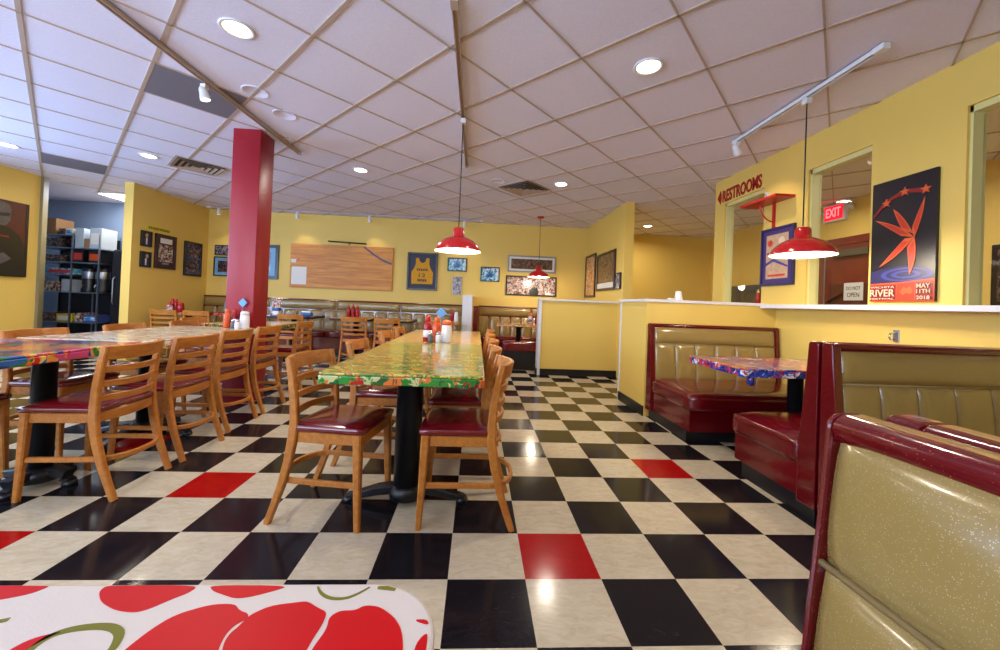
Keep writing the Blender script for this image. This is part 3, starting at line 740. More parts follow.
def sign_stand(label, loc, rz=0, h=.22):
    t = thing('table_sign', label, 'sign', loc, rz)
    MB().lathe([(.035, 0), (.035, .006), (.006, .012), (.004, .02)], n=18).build('foot', 'chrome', t)
    MB().tube([(0, 0, .01), (0, 0, h-.05)], .003, 8).build('stem', 'chrome', t)
    MB().prism([(0, h-.06), (.045, h-.015), (0, h+.03), (-.045, h-.015)], 'y', -.004, .004).build('card', 'sign blue', t, bevel=.003)
    return t
Z = TZ + .001
ketchup('dark red ketchup bottle with white label on the green table', (-.635, 1.72, Z), 1.15, band='cap white')
ketchup('orange-red hot sauce bottle beside the ketchup on the green table', (-.558, 1.70, Z), 1.12, 'hot sauce orange', 'cap orange')
shaker('salt shaker among the sauces on the green table', (-.535, 1.62, Z), 'salt white')
shaker('pepper shaker among the sauces on the green table', (-.595, 1.61, Z), 'pepper grey')
jar('white sugar jar with orange lid on the green table', (-.475, 1.68, Z), 'salt white', 'cap orange', .165, .043)
sign_stand('blue diamond table sign among the sauces on the green table', (-.535, 1.80, Z), 0, .25)
ketchup('orange hot sauce bottle on the left table near the pillar', (-2.635, 2.36, Z), 1.0, 'hot sauce orange', 'cap orange')
ketchup('dark red ketchup bottle on the left table near the pillar', (-2.60, 2.415, Z), .95, 'ketchup red', 'cap red')
shaker('pepper shaker on the pale left table', (-2.545, 2.31, Z), 'pepper grey')
shaker('salt shaker on the pale left table', (-2.485, 2.27, Z), 'salt white')
shaker('second pepper shaker behind, on the pale left table', (-2.555, 2.37, Z), 'pepper grey')
jar('tall white sugar jar on the left table before the pillar', (-2.47, 2.36, Z), 'salt white', 'cap white', .15, .042)
sign_stand('blue diamond table sign before the red pillar', (-2.53, 2.42, Z), 0, .26)
# far condiments
ketchup('small dark bottle in the corner table cluster, left one', (-5.27, 5.2, Z), 1.15, band='cap white')
ketchup('small dark bottle in the corner table cluster, right one', (-5.2, 5.18, Z), 1.15, 'ketchup red', 'cap red')
jar('white jar in front of the corner table bottles', (-5.24, 5.11, Z), 'photo crowd', 'cap red', .12, .045)
jar('dark red caddy jar right of the corner table bottles', (-5.11, 5.16, Z), 'ketchup red', 'cap red', .14, .05)
ketchup('red sauce bottle above the tall-standing chair, left one', (-2.44, 5.3, Z), 1.15, tip=True)
ketchup('red sauce bottle above the tall-standing chair, middle one', (-2.37, 5.32, Z), 1.2, tip=True)
ketchup('red sauce bottle above the tall-standing chair, right one', (-2.29, 5.3, Z), 1.15, tip=True)
ketchup('red sauce bottle beside the white divider post', (-.66, 5.25, Z), 1.1)
jar('white sugar jar touching the white divider post in view', (-.59, 5.25, Z), 'salt white', 'cap white', .15, .035)
jar('patterned jar on the orange-topped right table', (.72, 5.3, Z), 'photo crowd', 'cap orange', .17, .05)
ketchup('dark bottle at the edge of the orange-topped right table', (.83, 5.3, Z), 1.1)
# menus, holder, cups
def menu(label, x, y, z, rz, m, w=.14, h=.2):
    t = thing('menu_card', label, 'menu', (x, y, z), rz, 'cards standing on the back tables')
    MB().box(-w/2, w/2, -.02, .02, 0, .012).build('foot', 'black satin', t)
    MB().box(-w/2, w/2, -.004, .004, .01, h).build('card', m, t)
menu('grey green menu card standing left of the pillar', -4.33, 5.2, Z, 0, 'menu green', .24, .17)
menu('tall patterned card right of the pillar before the banquette', -3.72, 5.45, Z, R(8), 'photo crowd', .16, .26)
ub = thing('dispenser', 'small blue-lidded dispenser right of the pillar', 'dispenser', (-3.62, 5.25, Z))
MB().rbox(-.05, .05, -.04, .04, 0, .07, .01).build('body', 'paper white', ub); MB().rbox(-.058, .058, -.046, .046, .07, .12, .012).build('lid', 'blue plastic', ub)
if True:
    nb = thing('napkin_holder', 'blue napkin holder lying on the dark banquette table', 'napkin holder', (-3.12, 5.25, Z))
    MB().rbox(-.09, .09, -.05, .05, 0, .06, .012).build('body', 'blue plastic', nb); MB().box(-.07, .07, -.03, .03, .058, .085).build('napkins', 'paper white', nb)

# ------------------------------------------------------------------ PICTURES
def picture(name, label, cat, loc, rz, w, h, fw, framem, art, group=None, depth=.03, mat_w=0, matm=None, shapes=()):
    """local x along the wall, z up, faces -y; loc is the centre on the wall"""
    t = thing(name, label, cat, loc, rz, group)
    if fw:
        f = MB()
        f.box(-w/2, w/2, -depth, 0, h/2-fw, h/2).box(-w/2, w/2, -depth, 0, -h/2, -h/2+fw).box(-w/2, -w/2+fw, -depth, 0, -h/2+fw, h/2-fw).box(w/2-fw, w/2, -depth, 0, -h/2+fw, h/2-fw)
        f.build('frame', framem, t, bevel=.002)
    iw, ih = w/2-fw, h/2-fw; y = -depth*.6 if fw else -depth
    if matm:
        MB().box(-iw, iw, y, -.001, -ih, ih).build('mat_board', matm, t)
        iw -= mat_w; ih -= mat_w; MB().box(-iw, iw, y-.002, y, -ih, ih).build('print', art, t); y -= .002
    else: MB().box(-iw, iw, y, -.001, -ih, ih).build('print', art, t)
    return t, y
def shapes(parent, name, y, polys, th=.0015):
    """flat printed shapes: list of (material, polygon) each raised a hair"""
    names = []; mb = MB()
    for k, (m, p) in enumerate(polys):
        if m not in names: names.append(m)
        e = th + .0002*k
        mb.prism(p, 'y', y - e, y, names.index(m))
    return mb.build(name, names, parent)
def rect(x0, x1, z0, z1): return [(x0, z0), (x1, z0), (x1, z1), (x0, z1)]
def circ(x, z, r, n=18, ry=None): return [(x + r*cos(2*pi*k/n), z + (ry or r)*sin(2*pi*k/n)) for k in range(n)]
def star(x, z, r, n=5, q=.42, rot=pi/2): return [(x + (r if k % 2 == 0 else r*q)*cos(rot + pi*k/n), z + (r if k % 2 == 0 else r*q)*sin(rot + pi*k/n)) for k in range(2*n)]
BWY = YB - .001
def on_back(x0, x1, z0, z1): return ((x0+x1)/2, BWY, (z0+z1)/2), 0, x1-x0, z1-z0

# wooden court panel
t = thing('wall_panel', 'large polished wooden court floor panel on the back wall', 'wall panel', (-2.96, BWY, 1.70))
MB().box(-1.0, 1.0, -.045, 0, -.44, .43).build('board', 'court maple', t, bevel=.003)
pts = [(.42 + .56*k/10, .42 - .30*math.sin(k/10*1.25)/.95 - .02*k/10) for k in range(11)]
ln = MB()
for a, b in zip(pts, pts[1:]): ln.prism([(a[0], a[1]-.02), (b[0], b[1]-.02), (b[0], b[1]+.02), (a[0], a[1]+.0199)], 'y', -.0465, -.044)
ln.build('painted_line', 'court line navy', t)
shapes(t, 'decal', -.045, [('paper white', rect(-.97, -.68, -.38, -.03)), ('poster red', [(-.87, .13), (-.81, .13), (-.84, .07)]), ('paper white', rect(-.985, -.89, .05, .12))])
pl = thing('picture_light', 'thin dark picture light bar above the wooden panel', 'light', (-2.84, BWY, 2.17))
MB().tube([(-.37, -.14, .02), (.37, -.14, 0)], .014, 12).build('bar', 'black metal', pl); MB().tube([(0, 0, -.02), (0, -.07, .02), (0, -.14, .01)], .008, 8).build('arm', 'black metal', pl)
# jersey
loc, rz, w, h = on_back(-1.67, -1.065, 1.305, 2.06)
t, y = picture('jersey_frame', 'framed gold basketball jersey numbered 12 on navy board', 'picture', loc, rz, w, h, .035, 'black frame', 'navy mat board', depth=.05)
shapes(t, 'jersey', y, [('gold cloth', [(-.21, -.255), (.21, -.255), (.215, -.02), (.17, .05), (.135, .14), (.135, .27), (.075, .27), (.055, .2), (0, .165), (-.055, .2), (-.075, .27), (-.135, .27), (-.135, .14), (-.17, .05), (-.215, -.02)])], .006)
shift(text_mb('12', .13, .075), 0, y-.006, -.08).build('number', 'ink black', t)
shapes(t, 'stitched_band', y-.006, [('ink black', rect(x, x + .026, z, z + hh)) for x0, n, z, hh in ((-.11, 6, .01, .045), (-.09, 5, -.205, .05)) for x in [x0 + .038*k for k in range(n)]])
gP = 'small pictures on the back wall'
def simple(name, label, x0, x1, z0, z1, fw, fm, art, **k):
    loc, rz, w, h = on_back(x0, x1, z0, z1); return picture(name, label, 'picture', loc, rz, w, h, fw, fm, art, gP, **k)
simple('framed_photo', 'upper blue and white photo right of the jersey', -.865, -.475, 1.715, 1.99, .02, 'black frame', 'photo blue')
simple('framed_photo', 'narrow upright violet photo below the blue photo', -.75, -.56, 1.24, 1.61, .01, 'silver frame', 'photo violet')
simple('framed_photo', 'lone blue photo in black frame above the divider post', -.19, .2, 1.535, 1.835, .02, 'black frame', 'photo blue')
simple('framed_photo', 'silver-framed wide sepia panorama above the team picture', .36, 1.355, 1.755, 2.10, .03, 'silver frame', 'photo sepia', mat_w=.04, matm='paper white')
loc, rz, w, h = on_back(.335, 1.385, 1.275, 1.68)
t, y = picture('framed_photo', 'black-framed wide team picture of many red and white figures', 'picture', loc, rz, w, h, .028, 'black frame', 'photo crowd', gP)
shapes(t, 'figure', y, [('portrait black', circ(.06, -.12, .1, ry=.085))])
simple('framed_photo', 'small dark group photo half hidden left of the pillar', -5.42, -4.95, 1.83, 2.03, .012, 'black frame', 'photo violet')
simple('framed_photo', 'pale blue matted picture half hidden left of the pillar', -5.43, -4.92, 1.42, 1.80, .02, 'black frame', 'photo dark', mat_w=.06, matm='sky board')
loc, rz, w, h = on_back(-4.82, -4.20, 1.40, 2.08)
picture('framed_photo', 'dark framed blue matted picture right of the red pillar', 'picture', loc, rz, w, h, .06, 'black frame', 'photo dark', gP, mat_w=.09, matm='sky board')

# corner wall (faces +x)
gK = 'pictures on the corner wall by the kitchen'
def on_corner(y0, y1, z0, z1): return (XC + .001, (y0+y1)/2, (z0+z1)/2), pi/2, y1-y0, z1-z0
def cpic(name, label, y0, y1, z0, z1, fw, fm, art, **k):
    loc, rz, w, h = on_corner(y0, y1, z0, z1); return picture(name, label, 'picture', loc, rz, w, h, fw, fm, art, gK, **k)
for lab, z0, z1, dx in (('upper small dark portrait beside the kitchen doorway', 1.78, 2.03, .0), ('lower small dark portrait beside the kitchen doorway', 1.45, 1.70, .02)):
    t, y = cpic('framed_photo', lab, 4.89, 5.085, z0, z1, .008, 'black frame', 'portrait black')
    shapes(t, 'figure', y, [('poster indigo', [(-.06, -.11), (.06, -.11), (.055, -.02), (.02, .02), (-.02, .02), (-.055, -.02)]), ('paper white', [(-.012, -.09), (.012, -.09), (.016, .015), (-.016, .015)]), ('picture tan', circ(dx, .055, .026, ry=.034))])
t, y = cpic('plaque', 'dark plaque with a framed newspaper article', 5.16, 5.595, 1.455, 2.03, .05, 'brown frame', 'brown frame')
shapes(t, 'article', y, [('paper white', rect(-.12, .13, .14, .225)), ('photo article', rect(-.15, .15, -.17, .11)), ('silver frame', rect(-.07, .07, -.215, -.185))])
cpic('framed_poster', 'dark framed film-style collage poster nearest the back corner', 5.80, 6.235, 1.38, 2.01, .035, 'black frame', 'photo dark')
t = thing('wall_lettering', 'small yellow lettering strip above the plaque', 'sign', (XC + .001, 5.24, 2.10), pi/2)
MB().box(-.24, .24, -.006, 0, -.035, .035).build('strip', 'letters yellow', t); shapes(t, 'faded_lettering', -.006, [('letters olive', [(x, -.02), (x + .024, -.02), (x + .028, .02), (x + .004, .02)]) for x in [-.21 + .036*k for k in range(12)]])

# dark portrait on the left wall
t, y = picture('portrait_picture', 'large dark portrait of a capped person on red at the left edge', 'picture', (XL + .001, 4.09, 1.73), pi/2, .86, 1.06, .0, 'black frame', 'portrait red', depth=.03)
shapes(t, 'figure', y, [('portrait black', [(-.43, -.53), (.40, -.53), (.39, -.1), (.33, .06), (.2, .16), (.02, .18), (-.2, .1), (-.43, -.05)]), ('portrait grey', [(.0, .16), (.16, .18), (.21, .26), (.21, .38), (.12, .46), (.0, .45), (-.07, .36), (-.06, .24)]),
      ('portrait black', [(-.1, .32), (.21, .36), (.19, .31), (-.08, .28)]), ('portrait grey', [(-.09, .36), (.22, .39), (.19, .47), (.08, .51), (-.04, .49)]), ('portrait grey', [(.0, -.27), (.15, -.2), (.24, -.28), (.12, -.36)]), ('poster deep red', [(.1, .04), (.2, .035), (.2, .015), (.1, .02)]), ('portrait black', rect(.395, .43, -.53, .53))])

# partition pictures (face -x)
gQ = 'pictures on the partition wall'
def on_xm(x, y0, y1, z0, z1): return (x - .001, (y0+y1)/2, (z0+z1)/2), -pi/2, y1-y0, z1-z0
def ppic(label, y0, y1, z0, z1, fw, fm, art, **k):
    loc, rz, w, h = on_xm(2.0, y0, y1, z0, z1); return picture('framed_photo', label, 'picture', loc, rz, w, h, fw, fm, art, gQ, **k)
ppic('tall orange print deepest on the partition wall', 5.72, 6.38, 1.285, 2.13, .04, 'brown frame', 'photo orange')
t, y = ppic('large sepia arena photo in the middle of the partition', 4.66, 5.6, 1.39, 2.06, .035, 'brown frame', 'photo sepia')
shapes(t, 'caption_strip', y, [('paper white', rect(-.43, .43, -.29, -.2))])
ppic('smallest violet picture at the outer end of the partition', 4.40, 4.635, 1.395, 1.655, .018, 'black frame', 'photo violet')

# right wall: poster, picture, shelf, lettering
XW = XR - .001
loc, rz, w, h = on_xm(XR, .82, 1.235, 1.21, 2.09)
t, y = picture('festival_poster', 'black river festival poster with a red starfish figure', 'poster', loc, rz, w, h, 0, 'black frame', 'poster black', depth=.02)
hw, hh = w/2, h/2
def pz(u, v): return (-hw + w*u, hh - h*v)      # u,v from the poster's top left
def poly(*q): return [pz(*p) for p in q]
ps = [('poster indigo', poly((0, .86), (0, .75), (.15, .735), (.5, .715), (.8, .74), (.97, .78), (.97, .86)))]
for k in range(4):
    ru, rv = .42 - .09*k, .055 - .012*k
    ps.append(('poster blue' if k % 2 == 0 else 'poster indigo', [pz(.58 + ru*cos(2*pi*i/20)*.95, .785 + rv*sin(2*pi*i/20)) for i in range(20)]))
ps.append(('poster red', poly((0, .85), (.5, .845), (1, .825), (1, 1), (0, 1))))
ps.append(('poster deep red', poly((0.01, .865), (.45, .86), (.45, .99), (.01, .99))))
ps.append(('poster deep red', poly((.74, .855), (.985, .85), (.985, .99), (.74, .99))))
ps += [('poster orange', poly((.44, .86), (.452, .86), (.452, .99), (.44, .99))), ('poster orange', poly((.725, .855), (.737, .855), (.737, .99), (.725, .99))), ('poster orange', poly((0, .852), (.5, .848), (1, .828), (1, .834), (.5, .856), (0, .862)))]
ps.append(('poster orange', poly((.5, .92), (.56, .885), (.6, .9), (.66, .88), (.7, .92), (.66, .945), (.6, .93), (.55, .95))))
# starfish figure: five curved arms
def bez(a, c, b, n=8): return [((1-t)**2*a[0] + 2*t*(1-t)*c[0] + t*t*b[0], (1-t)**2*a[1] + 2*t*(1-t)*c[1] + t*t*b[1]) for t in [k/n for k in range(n+1)]]
arms = [((.06, .31), (.45, .37), (.70, .50), (.30, .40), (.50, .475)), ((.36, .245), (.52, .30), (.68, .47), (.44, .36), (.52, .43)), ((.84, .20), (.83, .34), (.70, .50), (.68, .38), (.66, .44)),
        ((.16, .71), (.48, .64), (.69, .50), (.36, .60), (.56, .50)), ((.645, .79), (.78, .66), (.70, .49), (.62, .68), (.60, .57))]
for tip, c1, hub, c2, h2 in arms:
    outl = bez(tip, c1, hub) + bez(h2, c2, tip)[:-1]
    ps.append(('poster orange', [pz(*q) for q in outl]))
    mx_ = sum(q[0] for q in outl)/len(outl); my_ = sum(q[1] for q in outl)/len(outl)
    ps.append(('poster red', [pz(mx_ + (q[0]-mx_)*.74, my_ + (q[1]-my_)*.74) for q in outl]))
for a, b in (((.04, .28), (.25, .17)), ((.25, .17), (.55, .12)), ((.55, .12), (.85, .15))):
    ps.append(('poster deep red', poly((a[0], a[1]-.012), (b[0], b[1]-.02), (b[0], b[1]+.02), (a[0], a[1]+.012))))
for u, v in ((.25, .185), (.54, .125), (.85, .145)):
    c = pz(u, v); ps.append(('poster orange', star(c[0], c[1], .034)))
shapes(t, 'artwork', y, ps, .0008)
yy = y - .009
tx = shift(text_mb('WICHITA', w*.4, h*.016, .002), *(lambda p: (p[0], yy, p[1]))(pz(.23, .882)))
for s_, ww, h2, u, v in (('RIVER', .41, .058, .23, .93), ('FESTIVAL', .41, .014, .23, .978), ('MAY', .19, .032, .86, .88), ('11TH', .19, .03, .86, .922), ('2018', .19, .028, .86, .97)):
    p = pz(u, v); merge(tx, shift(text_mb(s_, w*ww, h*h2, .002, .01), p[0], yy, p[1]))
tx.build('lettering', 'poster cream', t)
loc, rz, w, h = on_xm(XR, 1.957, 2.38, 1.375, 1.96)
t, y = picture('framed_print', 'blue-bordered tan festival print behind the red pendant lamp', 'picture', loc, rz, w, h, .02, 'poster indigo', 'picture tan', mat_w=.05, matm='poster purple')
shapes(t, 'artwork', y, [('poster red', star(-.09, .14, .045, 9, .6)), ('poster cream', circ(.06, .15, .04)), ('poster blue', [(-.14, -.06), (-.04, -.02), (.14, -.1), (.14, -.12), (-.04, -.05), (-.14, -.09)]), ('poster red', rect(-.11, .11, -.2, -.18)), ('poster indigo', [(-.13, .04), (0, .07), (.13, .02), (.13, .01), (0, .055), (-.13, .025)])], .001)
sh = thing('wall_shelf', 'small red bracket shelf above the blue-bordered print', 'shelf', (XW, 2.235, 2.225), -pi/2)
MB().box(-.255, .255, -.2, 0, -.012, .012).build('board', 'red shelf paint', sh, bevel=.004)
br = MB(); br.box(-.012, .012, -.02, 0, -.27, -.012); br.tube([(0, -.012, -.2)] + [(0, -.012 - .15*sin(R(a)), -.2 + .18*(1-cos(R(a)))) for a in (15, 30, 45, 60, 75, 90)], .007, 8)
br.build('bracket', 'red shelf paint', sh)
tt = thing('wall_lettering', 'red RESTROOMS lettering with arrow on the yellow wall', 'sign', (XW, 2.79, 2.515), -pi/2)
rt = shift(text_mb('RESTROOMS', .66, .15, .006, .025), .03, 0, 0)
rt.build('lettering', 'red sign paint', tt)
MB().prism([(-.40, .0), (-.34, .085), (-.325, .03), (-.325, -.03), (-.34, -.085)], 'y', -.006, 0).build('arrow', 'red sign paint', tt)
ex = thing('exit_sign', 'red lit EXIT sign on the hall wall', 'sign', (4.879, 3.74, 2.585), -pi/2)
MB().rbox(-.17, .17, -.06, 0, -.13, .12, .008).build('housing', 'white enamel', ex)
MB().box(-.145, .145, -.063, -.058, -.105, .095).build('face', 'exit red', ex)
shift(text_mb('EXIT', .23, .13, .003, .02), 0, -.063, 0).build('lettering', 'exit letters', ex)
for s in (-1, 1):
    MB().lathe([(.001, -.04), (.045, -.03), (.05, .0), (.03, .03), (.001, .035)], (s*.24, -.05, .04), 16).build('lamp_head', 'white enamel', ex)
MB().box(-.26, .26, -.03, -.002, -.005, .03).build('bar', 'white enamel', ex)
dn = thing('door_sign', 'white DO NOT OPEN notice taped on the brown hall door', 'sign', (4.834, 3.42, 1.44), -pi/2)
MB().box(-.135, .135, -.006, 0, -.12, .12).build('sheet', 'paper white', dn)
merge(shift(text_mb('DO NOT', .2, .05, .002), 0, -.006, .045), shift(text_mb('OPEN', .17, .06, .002), 0, -.006, -.045)).build('lettering', 'ink black', dn)
# small things on ledges and the wall hook
cz = HW + .031
cp = thing('foam_cup', 'white foam cup upside down on the low wall ledge', 'cup', (1.86, 2.4, cz))
MB().lathe([(.038, 0), (.041, .004), (.028, .09), (.026, .093), (.001, .094)], n=24).build('body', 'foam white', cp)
MB().lathe([(.0405, .0), (.0425, .004), (.0395, .009)], n=24, cap=False).build('rim', 'foam white', cp)
tag(MB().rbox(1.755, 1.815, 2.38, 2.43, cz, cz + .018, .004).build('sugar_packet', 'paper white'), 'small white packet lying left of the foam cup', 'packet')
kb = ketchup('red squeeze bottle with yellow tip on the restroom window ledge', (XR + .05, 2.50, cz), .8, 'ketchup red', 'cap yellow', tip=True)
hk = thing('wall_mount_hook', 'small metal hook on the yellow wall behind the booths', 'hook', (XR + .129, 1.17, .955), -pi/2)
MB().box(-.022, .022, -.006, 0, -.04, .05).build('plate', 'steel', hk, bevel=.003); MB().tube([(0, -.006, .03), (0, -.05, .02), (0, -.06, -.005), (0, -.045, -.025), (0, -.02, -.02)], .006, 8).build('prong', 'chrome', hk)
wh = thing('wall_hook', 'tiny clear hook on the wall above the red shelf', 'hook', (XW, 2.34, 2.33), -pi/2)
MB().box(-.018, .018, -.01, 0, -.03, .03).build('plate', 'clear glass body', wh, bevel=.003); MB().tube([(0, -.01, 0), (0, -.03, -.01), (0, -.03, .012)], .004, 8).build('prong', 'chrome', wh)

# ------------------------------------------------------------------ CEILING FIXTURES
def vent(label, x, y, s=.27):
    t = thing('ceiling_vent', label, 'vent', (x, y, H), ang, 'square ceiling vents')
    MB().box(-s, s, -s, s, -.009, 0).build('frame', 'ceiling grid metal', t)
    MB().box(-s*.9, s*.9, -s*.9, s*.9, -.012, -.0085).build('dark_core', 'black satin', t)
    for k in range(4):
        a = s*(.90 - .22*k); b_ = a - s*.11; z0 = -.022; m = MB()
        for i in range(4):
            c0, s0 = cos(i*pi/2), sin(i*pi/2); Rr = lambda p: (p[0]*c0 - p[1]*s0, p[0]*s0 + p[1]*c0)
            q = [Rr((-a, -a)), Rr((a, -a)), Rr((b_, -b_)), Rr((-b_, -b_))]; zz = (-.026, -.026, -.013, -.013)
            m.add([(*q[n], zz[n]) for n in range(4)] + [(*q[n], zz[n] + .003) for n in range(4)], [(0,1,2,3), (7,6,5,4), (0,4,5,1), (2,6,7,3), (1,5,6,2), (3,7,4,0)])
        m.build('louvre', 'ceiling grid metal', t)
vent('square ceiling vent left of the red pillar', -3.95, 3.75)
vent('square ceiling vent above the hanging lamp aisle', .36, 3.89)
for lab, x, y in (('round ceiling speaker nearest the large ceiling light', -2.1, 1.72), ('round ceiling speaker beside the track end near the pillar', -2.05, 2.1), ('small round disc on the ceiling left of the pillar', -3.05, 3.3), ('small round disc on the ceiling left of the vent', -.02, 3.65)):
    t = thing('ceiling_speaker', lab, 'speaker', (x, y, H), group='flat ceiling speakers')
    MB().lathe([(.1, 0), (.1, -.004), (.092, -.008), (.09, -.006), (.001, -.005)], n=28).build('grille', 'ceiling tile', t)
def track(label, p, q, m, k=1.0):
    t = thing('light_track', label, 'light track', ((p[0]+q[0])/2, (p[1]+q[1])/2, H), math.atan2(q[1]-p[1], q[0]-p[0]))
    L = math.hypot(q[0]-p[0], q[1]-p[1])/2
    c = MB().box(-L, L, -.018, -.012, -.007 - .028*k, -.007).box(-L, L, .012, .018, -.007 - .028*k, -.007).box(-L, L, -.018, .018, -.012, -.007); c.build('channel', m, t)
    MB().box(-L-.01, -L+.06, -.022, .022, -.04, -.007).build('end_feed', m if m == 'ceiling grid metal' else 'white enamel', t)
    MB().box(L-.02, L+.006, -.02, .02, -.038, -.007).build('end_cap', m, t)
track('tan light track running past the red pillar', (-2.44, .3), (-2.32, 3.0), 'ceiling grid metal')
track('straight light track above the green table', (-.42, .55), (-.42, 3.11), 'ceiling grid metal')
track('short white light track above the booths', (2.13, .63), (2.15, 2.02), 'white enamel')
track('long thin light track along the back wall', (-5.4, 6.12), (-.2, 6.12), 'ceiling tile', .4)
def spot(label, x, y, d, power=10, on=True):
    t = thing('spotlight', label, 'spotlight', (x, y, H - .036), group='small track spotlights')
    MB().box(-.02, .02, -.02, .02, -.03, 0).build('adapter', 'white enamel', t)
    d = Vector(d).normalized(); c = Vector((0, 0, -.07)); up = Vector((0, 0, 1)); rot = d.to_track_quat('Z', 'Y')
    prof = [(.001, -.05), (.02, -.05), (.028, -.03), (.03, 0), (.036, .04), (.036, .05), (.030, .048)]
    m = MB().lathe(prof, n=20, cap=False); m.v = [tuple(c + rot @ Vector(v)) for v in m.v]; hd = m.build('head', 'white enamel', t)
    m = MB().lathe([(.001, .042), (.031, .046)], n=20, cap=False); m.v = [tuple(c + rot @ Vector(v)) for v in m.v]; m.build('lens', 'bulb white', hd)
    MB().tube([(0, 0, -.02), (0, 0, -.06)], .006, 8).build('stem', 'chrome', t)
    o = lamp('spot', 'SPOT', Vector((x, y, H-.036)) + c + d*.08, power, (1, .84, .62), spot_size=R(80), spot_blend=.6, shadow_soft_size=.03)
    o.rotation_euler = d.to_track_quat('-Z', 'Y').to_euler()
spot('white spotlight on the tan track near the grey ceiling panel', -2.415, 1.60, (.25, .1, -1), 10)
spot('white spotlight at the end of the booth track', 2.15, 1.98, (.6, .3, -.8), 12)
spot('back wall spotlight nearest the left corner', -5.2, 6.12, (0, .1, -1), 8)
spot('back wall spotlight above the left part of the wooden panel', -3.75, 6.12, (.1, .25, -1), 6)
spot('back wall spotlight above the right part of the wooden panel', -2.38, 6.12, (.1, .25, -1), 6)
spot('back wall spotlight right of the jersey', -.55, 6.12, (0, .3, -1), 8)
# pendants
def pendant(label, x, y, zrim, rad, cord_top, canopy=False, power=26):
    t = thing('pendant_lamp', label, 'pendant lamp', (x, y, zrim), group='red enamel pendant lamps')
    k = rad/.24; kz = 1.1
    prof = [(r*k, z*kz) for r, z in ((.24, 0), (.238, .012), (.215, .045), (.16, .085), (.10, .108), (.062, .118), (.06, .17), (.05, .185), (.018, .19))]
    inn = [(max(.004, r - .004), z - .003) for r, z in prof]
    sd = MB().lathe(prof, n=48, cap=False).build('shade', 'red enamel', t)
    MB().lathe([(rad, 0)] + inn[1:], n=48, cap=False).build('shade_lining', 'shade inside', sd)
    MB().lathe([(r*k, z*k) for r, z in ((.001, -.012), (.028, -.004), (.044, .03), (.038, .06), (.02, .09), (.018, .11))], n=24, cap=False).build('bulb', 'bulb white', t)
    MB().tube([(0, 0, .185*kz), (0, 0, cord_top - zrim)], .0045, 8).build('cord', 'black satin', t)
    if canopy: MB().lathe([(.001, -.03), (.05, -.028), (.068, -.01), (.07, 0)], (0, 0, H - zrim), 24).build('canopy', 'red enamel', t)
    else: MB().box(-.022, .022, -.022, .022, H-.075-zrim, H-.036-zrim).build('track_adapter', 'white enamel', t)
    lamp('pendant_bulb', 'POINT', (x, y, zrim - .03), power, (1, .86, .66), shadow_soft_size=.05)
pendant('red dome pendant lamp over the green centre table', -.42, 1.88, 1.53, .20, H-.05)
pendant('red dome pendant lamp over the booths in front of the exit window', 2.15, 1.2, 1.53, .205, H-.05)
pendant('small far red pendant lamp on a red canopy', .88, 5.6, 1.61, .2, H-.02, True)

# ------------------------------------------------------------------ KITCHEN
t = thing('shelving_unit', 'black steel kitchen shelving seen through the doorway', 'shelving', (-7.25, 5.6, 0))
fr = MB()
for x in (-.62, -.015, .43):
    for y in (0, .4): fr.box(x-.01, x+.01, y-.01, y+.01, 0, 2.02)
fr.build('post', 'steel', t)
for z, a, b, m in ((.48, -.64, .45, 'steel'), (1.0, -.64, .45, 'steel'), (1.3, -.64, -.03, 'steel'), (1.515, -.64, .45, 'steel'), (1.765, -.64, .45, 'steel'), (1.985, -.64, -.05, 'steel')):
    MB().box(a, b, -.03, .43, z-.014, z+.006).build('shelf', m, t)
MB().box(-.64, .45, .425, .435, .1, 1.98).build('back_panel', 'dark panel', t)
def carton(label, x0, x1, z0, z1, m, y=5.62, d=.3, strip=None):
    t = thing('carton', label, 'box', ((x0+x1)/2, y, z0), group='boxes on the kitchen shelving'); w = (x1-x0)/2; h = z1-z0
    bo = MB().box(-w, w, 0, d, 0, h).build('body', m, t, bevel=.004)
    MB().box(-w*.15, w*.15, -.001, d, h-.0005, h+.001).build('tape', 'picture tan', bo)
    if strip: MB().box(-w*.8, w*.8, -.003, 0, h*.2, h*.75).build('printed_label', strip, bo)
carton('brown carton on the topmost left kitchen shelf', -7.74, -7.57, 1.992, 2.27, 'cardboard')
carton('dark flat carton on the topmost kitchen shelf', -7.52, -7.42, 1.992, 2.1, 'photo dark')
carton('small white carton on the topmost kitchen shelf', -7.41, -7.29, 1.992, 2.1, 'paper white', strip='photo blue')
carton('tall pale grey carton above the first urn', -7.25, -7.11, 1.772, 2.12, 'pale carton')
carton('small brown carton between the pale cartons', -7.10, -7.03, 1.772, 1.94, 'cardboard')
carton('wide pale carton on the kitchen shelf by the wall', -7.01, -6.82, 1.772, 2.13, 'pale carton', strip='paper white')
carton('brown carton low on the second kitchen shelf', -7.74, -7.45, 1.772, 1.93, 'photo dark')
carton('black box with orange label, left, above the first urn', -7.33, -7.1, 1.522, 1.74, 'urn black', strip='label red')
carton('black box with orange label, right, above the second urn', -7.02, -6.82, 1.522, 1.73, 'urn black', strip='hot sauce orange')
carton('red and brown packets on the third kitchen shelf', -7.72, -7.4, 1.522, 1.64, 'photo dark')
carton('blue and white packets on the fourth kitchen shelf', -7.7, -7.24, 1.307, 1.41, 'photo blue', strip='label red')
carton('clear tubs with brown lids on the kitchen counter', -7.72, -7.47, 1.007, 1.18, 'photo article')
carton('pale plastic tub on the kitchen counter', -7.44, -7.27, 1.007, 1.22, 'pale carton')
carton('yellow snack box on the lowest kitchen shelf', -7.5, -7.24, .487, .62, 'snack yellow', strip='paper white')
carton('dark packets on the lowest kitchen shelf', -7.74, -7.52, .487, .64, 'photo dark')
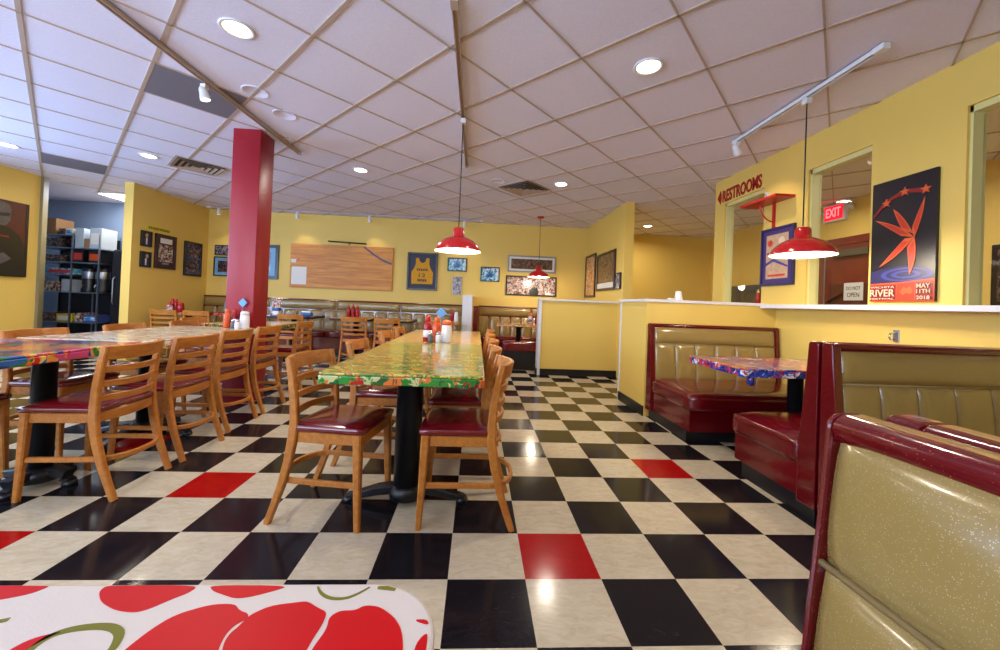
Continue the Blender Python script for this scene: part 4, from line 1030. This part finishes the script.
carton('blue packets on the lowest kitchen shelf', -7.06, -6.84, .487, .61, 'snack blue', strip='photo blue')
carton('brown packets on the lowest kitchen shelf', -7.2, -7.08, .487, .64, 'photo article')
for lab, x in (('left black coffee urn with steel band in the kitchen', -7.13), ('right black coffee urn with steel band in the kitchen', -6.905)):
    t = thing('coffee_urn', lab, 'coffee urn', (x, 5.78, 1.007), group='coffee urns in the kitchen')
    MB().lathe([(.1, 0), (.105, .01), (.105, .06), (.095, .08), (.095, .40), (.08, .43), (.02, .45)], n=24).build('body', 'urn black', t)
    MB().lathe([(.0955, .24), (.098, .245), (.098, .36), (.0955, .365)], n=24, cap=False).build('band', 'steel', t)
    MB().tube([(0, -.09, .12), (0, -.14, .12), (0, -.15, .08)], .012, 8).build('tap', 'steel', t)
t = thing('fridge', 'dark upright cabinet at the right of the kitchen doorway', 'fridge', (-6.5, 5.75, 0))
MB().rbox(-.22, .32, 0, .5, .02, 1.78, .01).build('body', 'dark panel', t); MB().rbox(-.21, .31, -.03, -.002, .5, 1.76, .008).build('door', 'dark panel', t); MB().tube([(-.15, -.03, .8), (-.15, -.07, .85), (-.15, -.07, 1.25), (-.15, -.03, 1.3)], .01, 8).build('handle', 'steel', t); MB().rbox(-.21, .31, -.03, -.002, .06, .48, .008).build('drawer', 'dark panel', t)
t = thing('ceiling_light', 'white fluorescent ceiling panel in the kitchen', 'ceiling light', (-6.42, 5.83, H))
MB().box(-.4, .4, -.36, .36, -.02, 0).build('frame', 'white enamel', t); MB().box(-.37, .37, -.33, .33, -.024, -.019).build('diffuser', 'lamp white', t)
lamp('fluorescent', 'AREA', (-6.6, 5.6, H-.04), 15, (.75, .86, 1), shape='RECTANGLE', size=.9, size_y=.6)

# ------------------------------------------------------------------ WORLD, CAMERA, VIEW
wd = bpy.data.worlds.new('sky'); S.world = wd; wd.use_nodes = True
bg = wd.node_tree.nodes['Background']; sk = wd.node_tree.nodes.new('ShaderNodeTexSky'); sk.sky_type = 'NISHITA'; sk.sun_disc = False; sk.sun_elevation = R(40); sk.sun_rotation = R(120)
wd.node_tree.links.new(sk.outputs['Color'], bg.inputs['Color']); bg.inputs['Strength'].default_value = .12

cam = bpy.data.cameras.new('camera'); co = bpy.data.objects.new('camera', cam); COL.objects.link(co)
yaw, pit, rol = 5.82046471e-02, 9.14509866e-03, 3.92663118e-02
f = Vector((sin(yaw)*cos(pit), cos(yaw)*cos(pit), sin(pit))); r = Vector((cos(yaw), -sin(yaw), 0)); u = r.cross(f)
r2 = r*cos(rol) + u*sin(rol); u2 = u*cos(rol) - r*sin(rol)
m = Matrix((r2, u2, -f)).transposed().to_4x4(); m.translation = Vector((-.23216, -1.52837, 1.08049)); co.matrix_world = m
cam.sensor_fit = 'HORIZONTAL'; cam.sensor_width = 36; cam.lens = 36*387.521/1000; cam.shift_y = -(325 - 300.6875)/1000; cam.clip_start = .02; cam.clip_end = 60
S.camera = co
vs = S.view_settings; vs.view_transform = 'Standard'; vs.look = 'None'; vs.gamma = 1; vs.use_curve_mapping = False; vs.exposure = -0.15
S.cycles.use_denoising = True
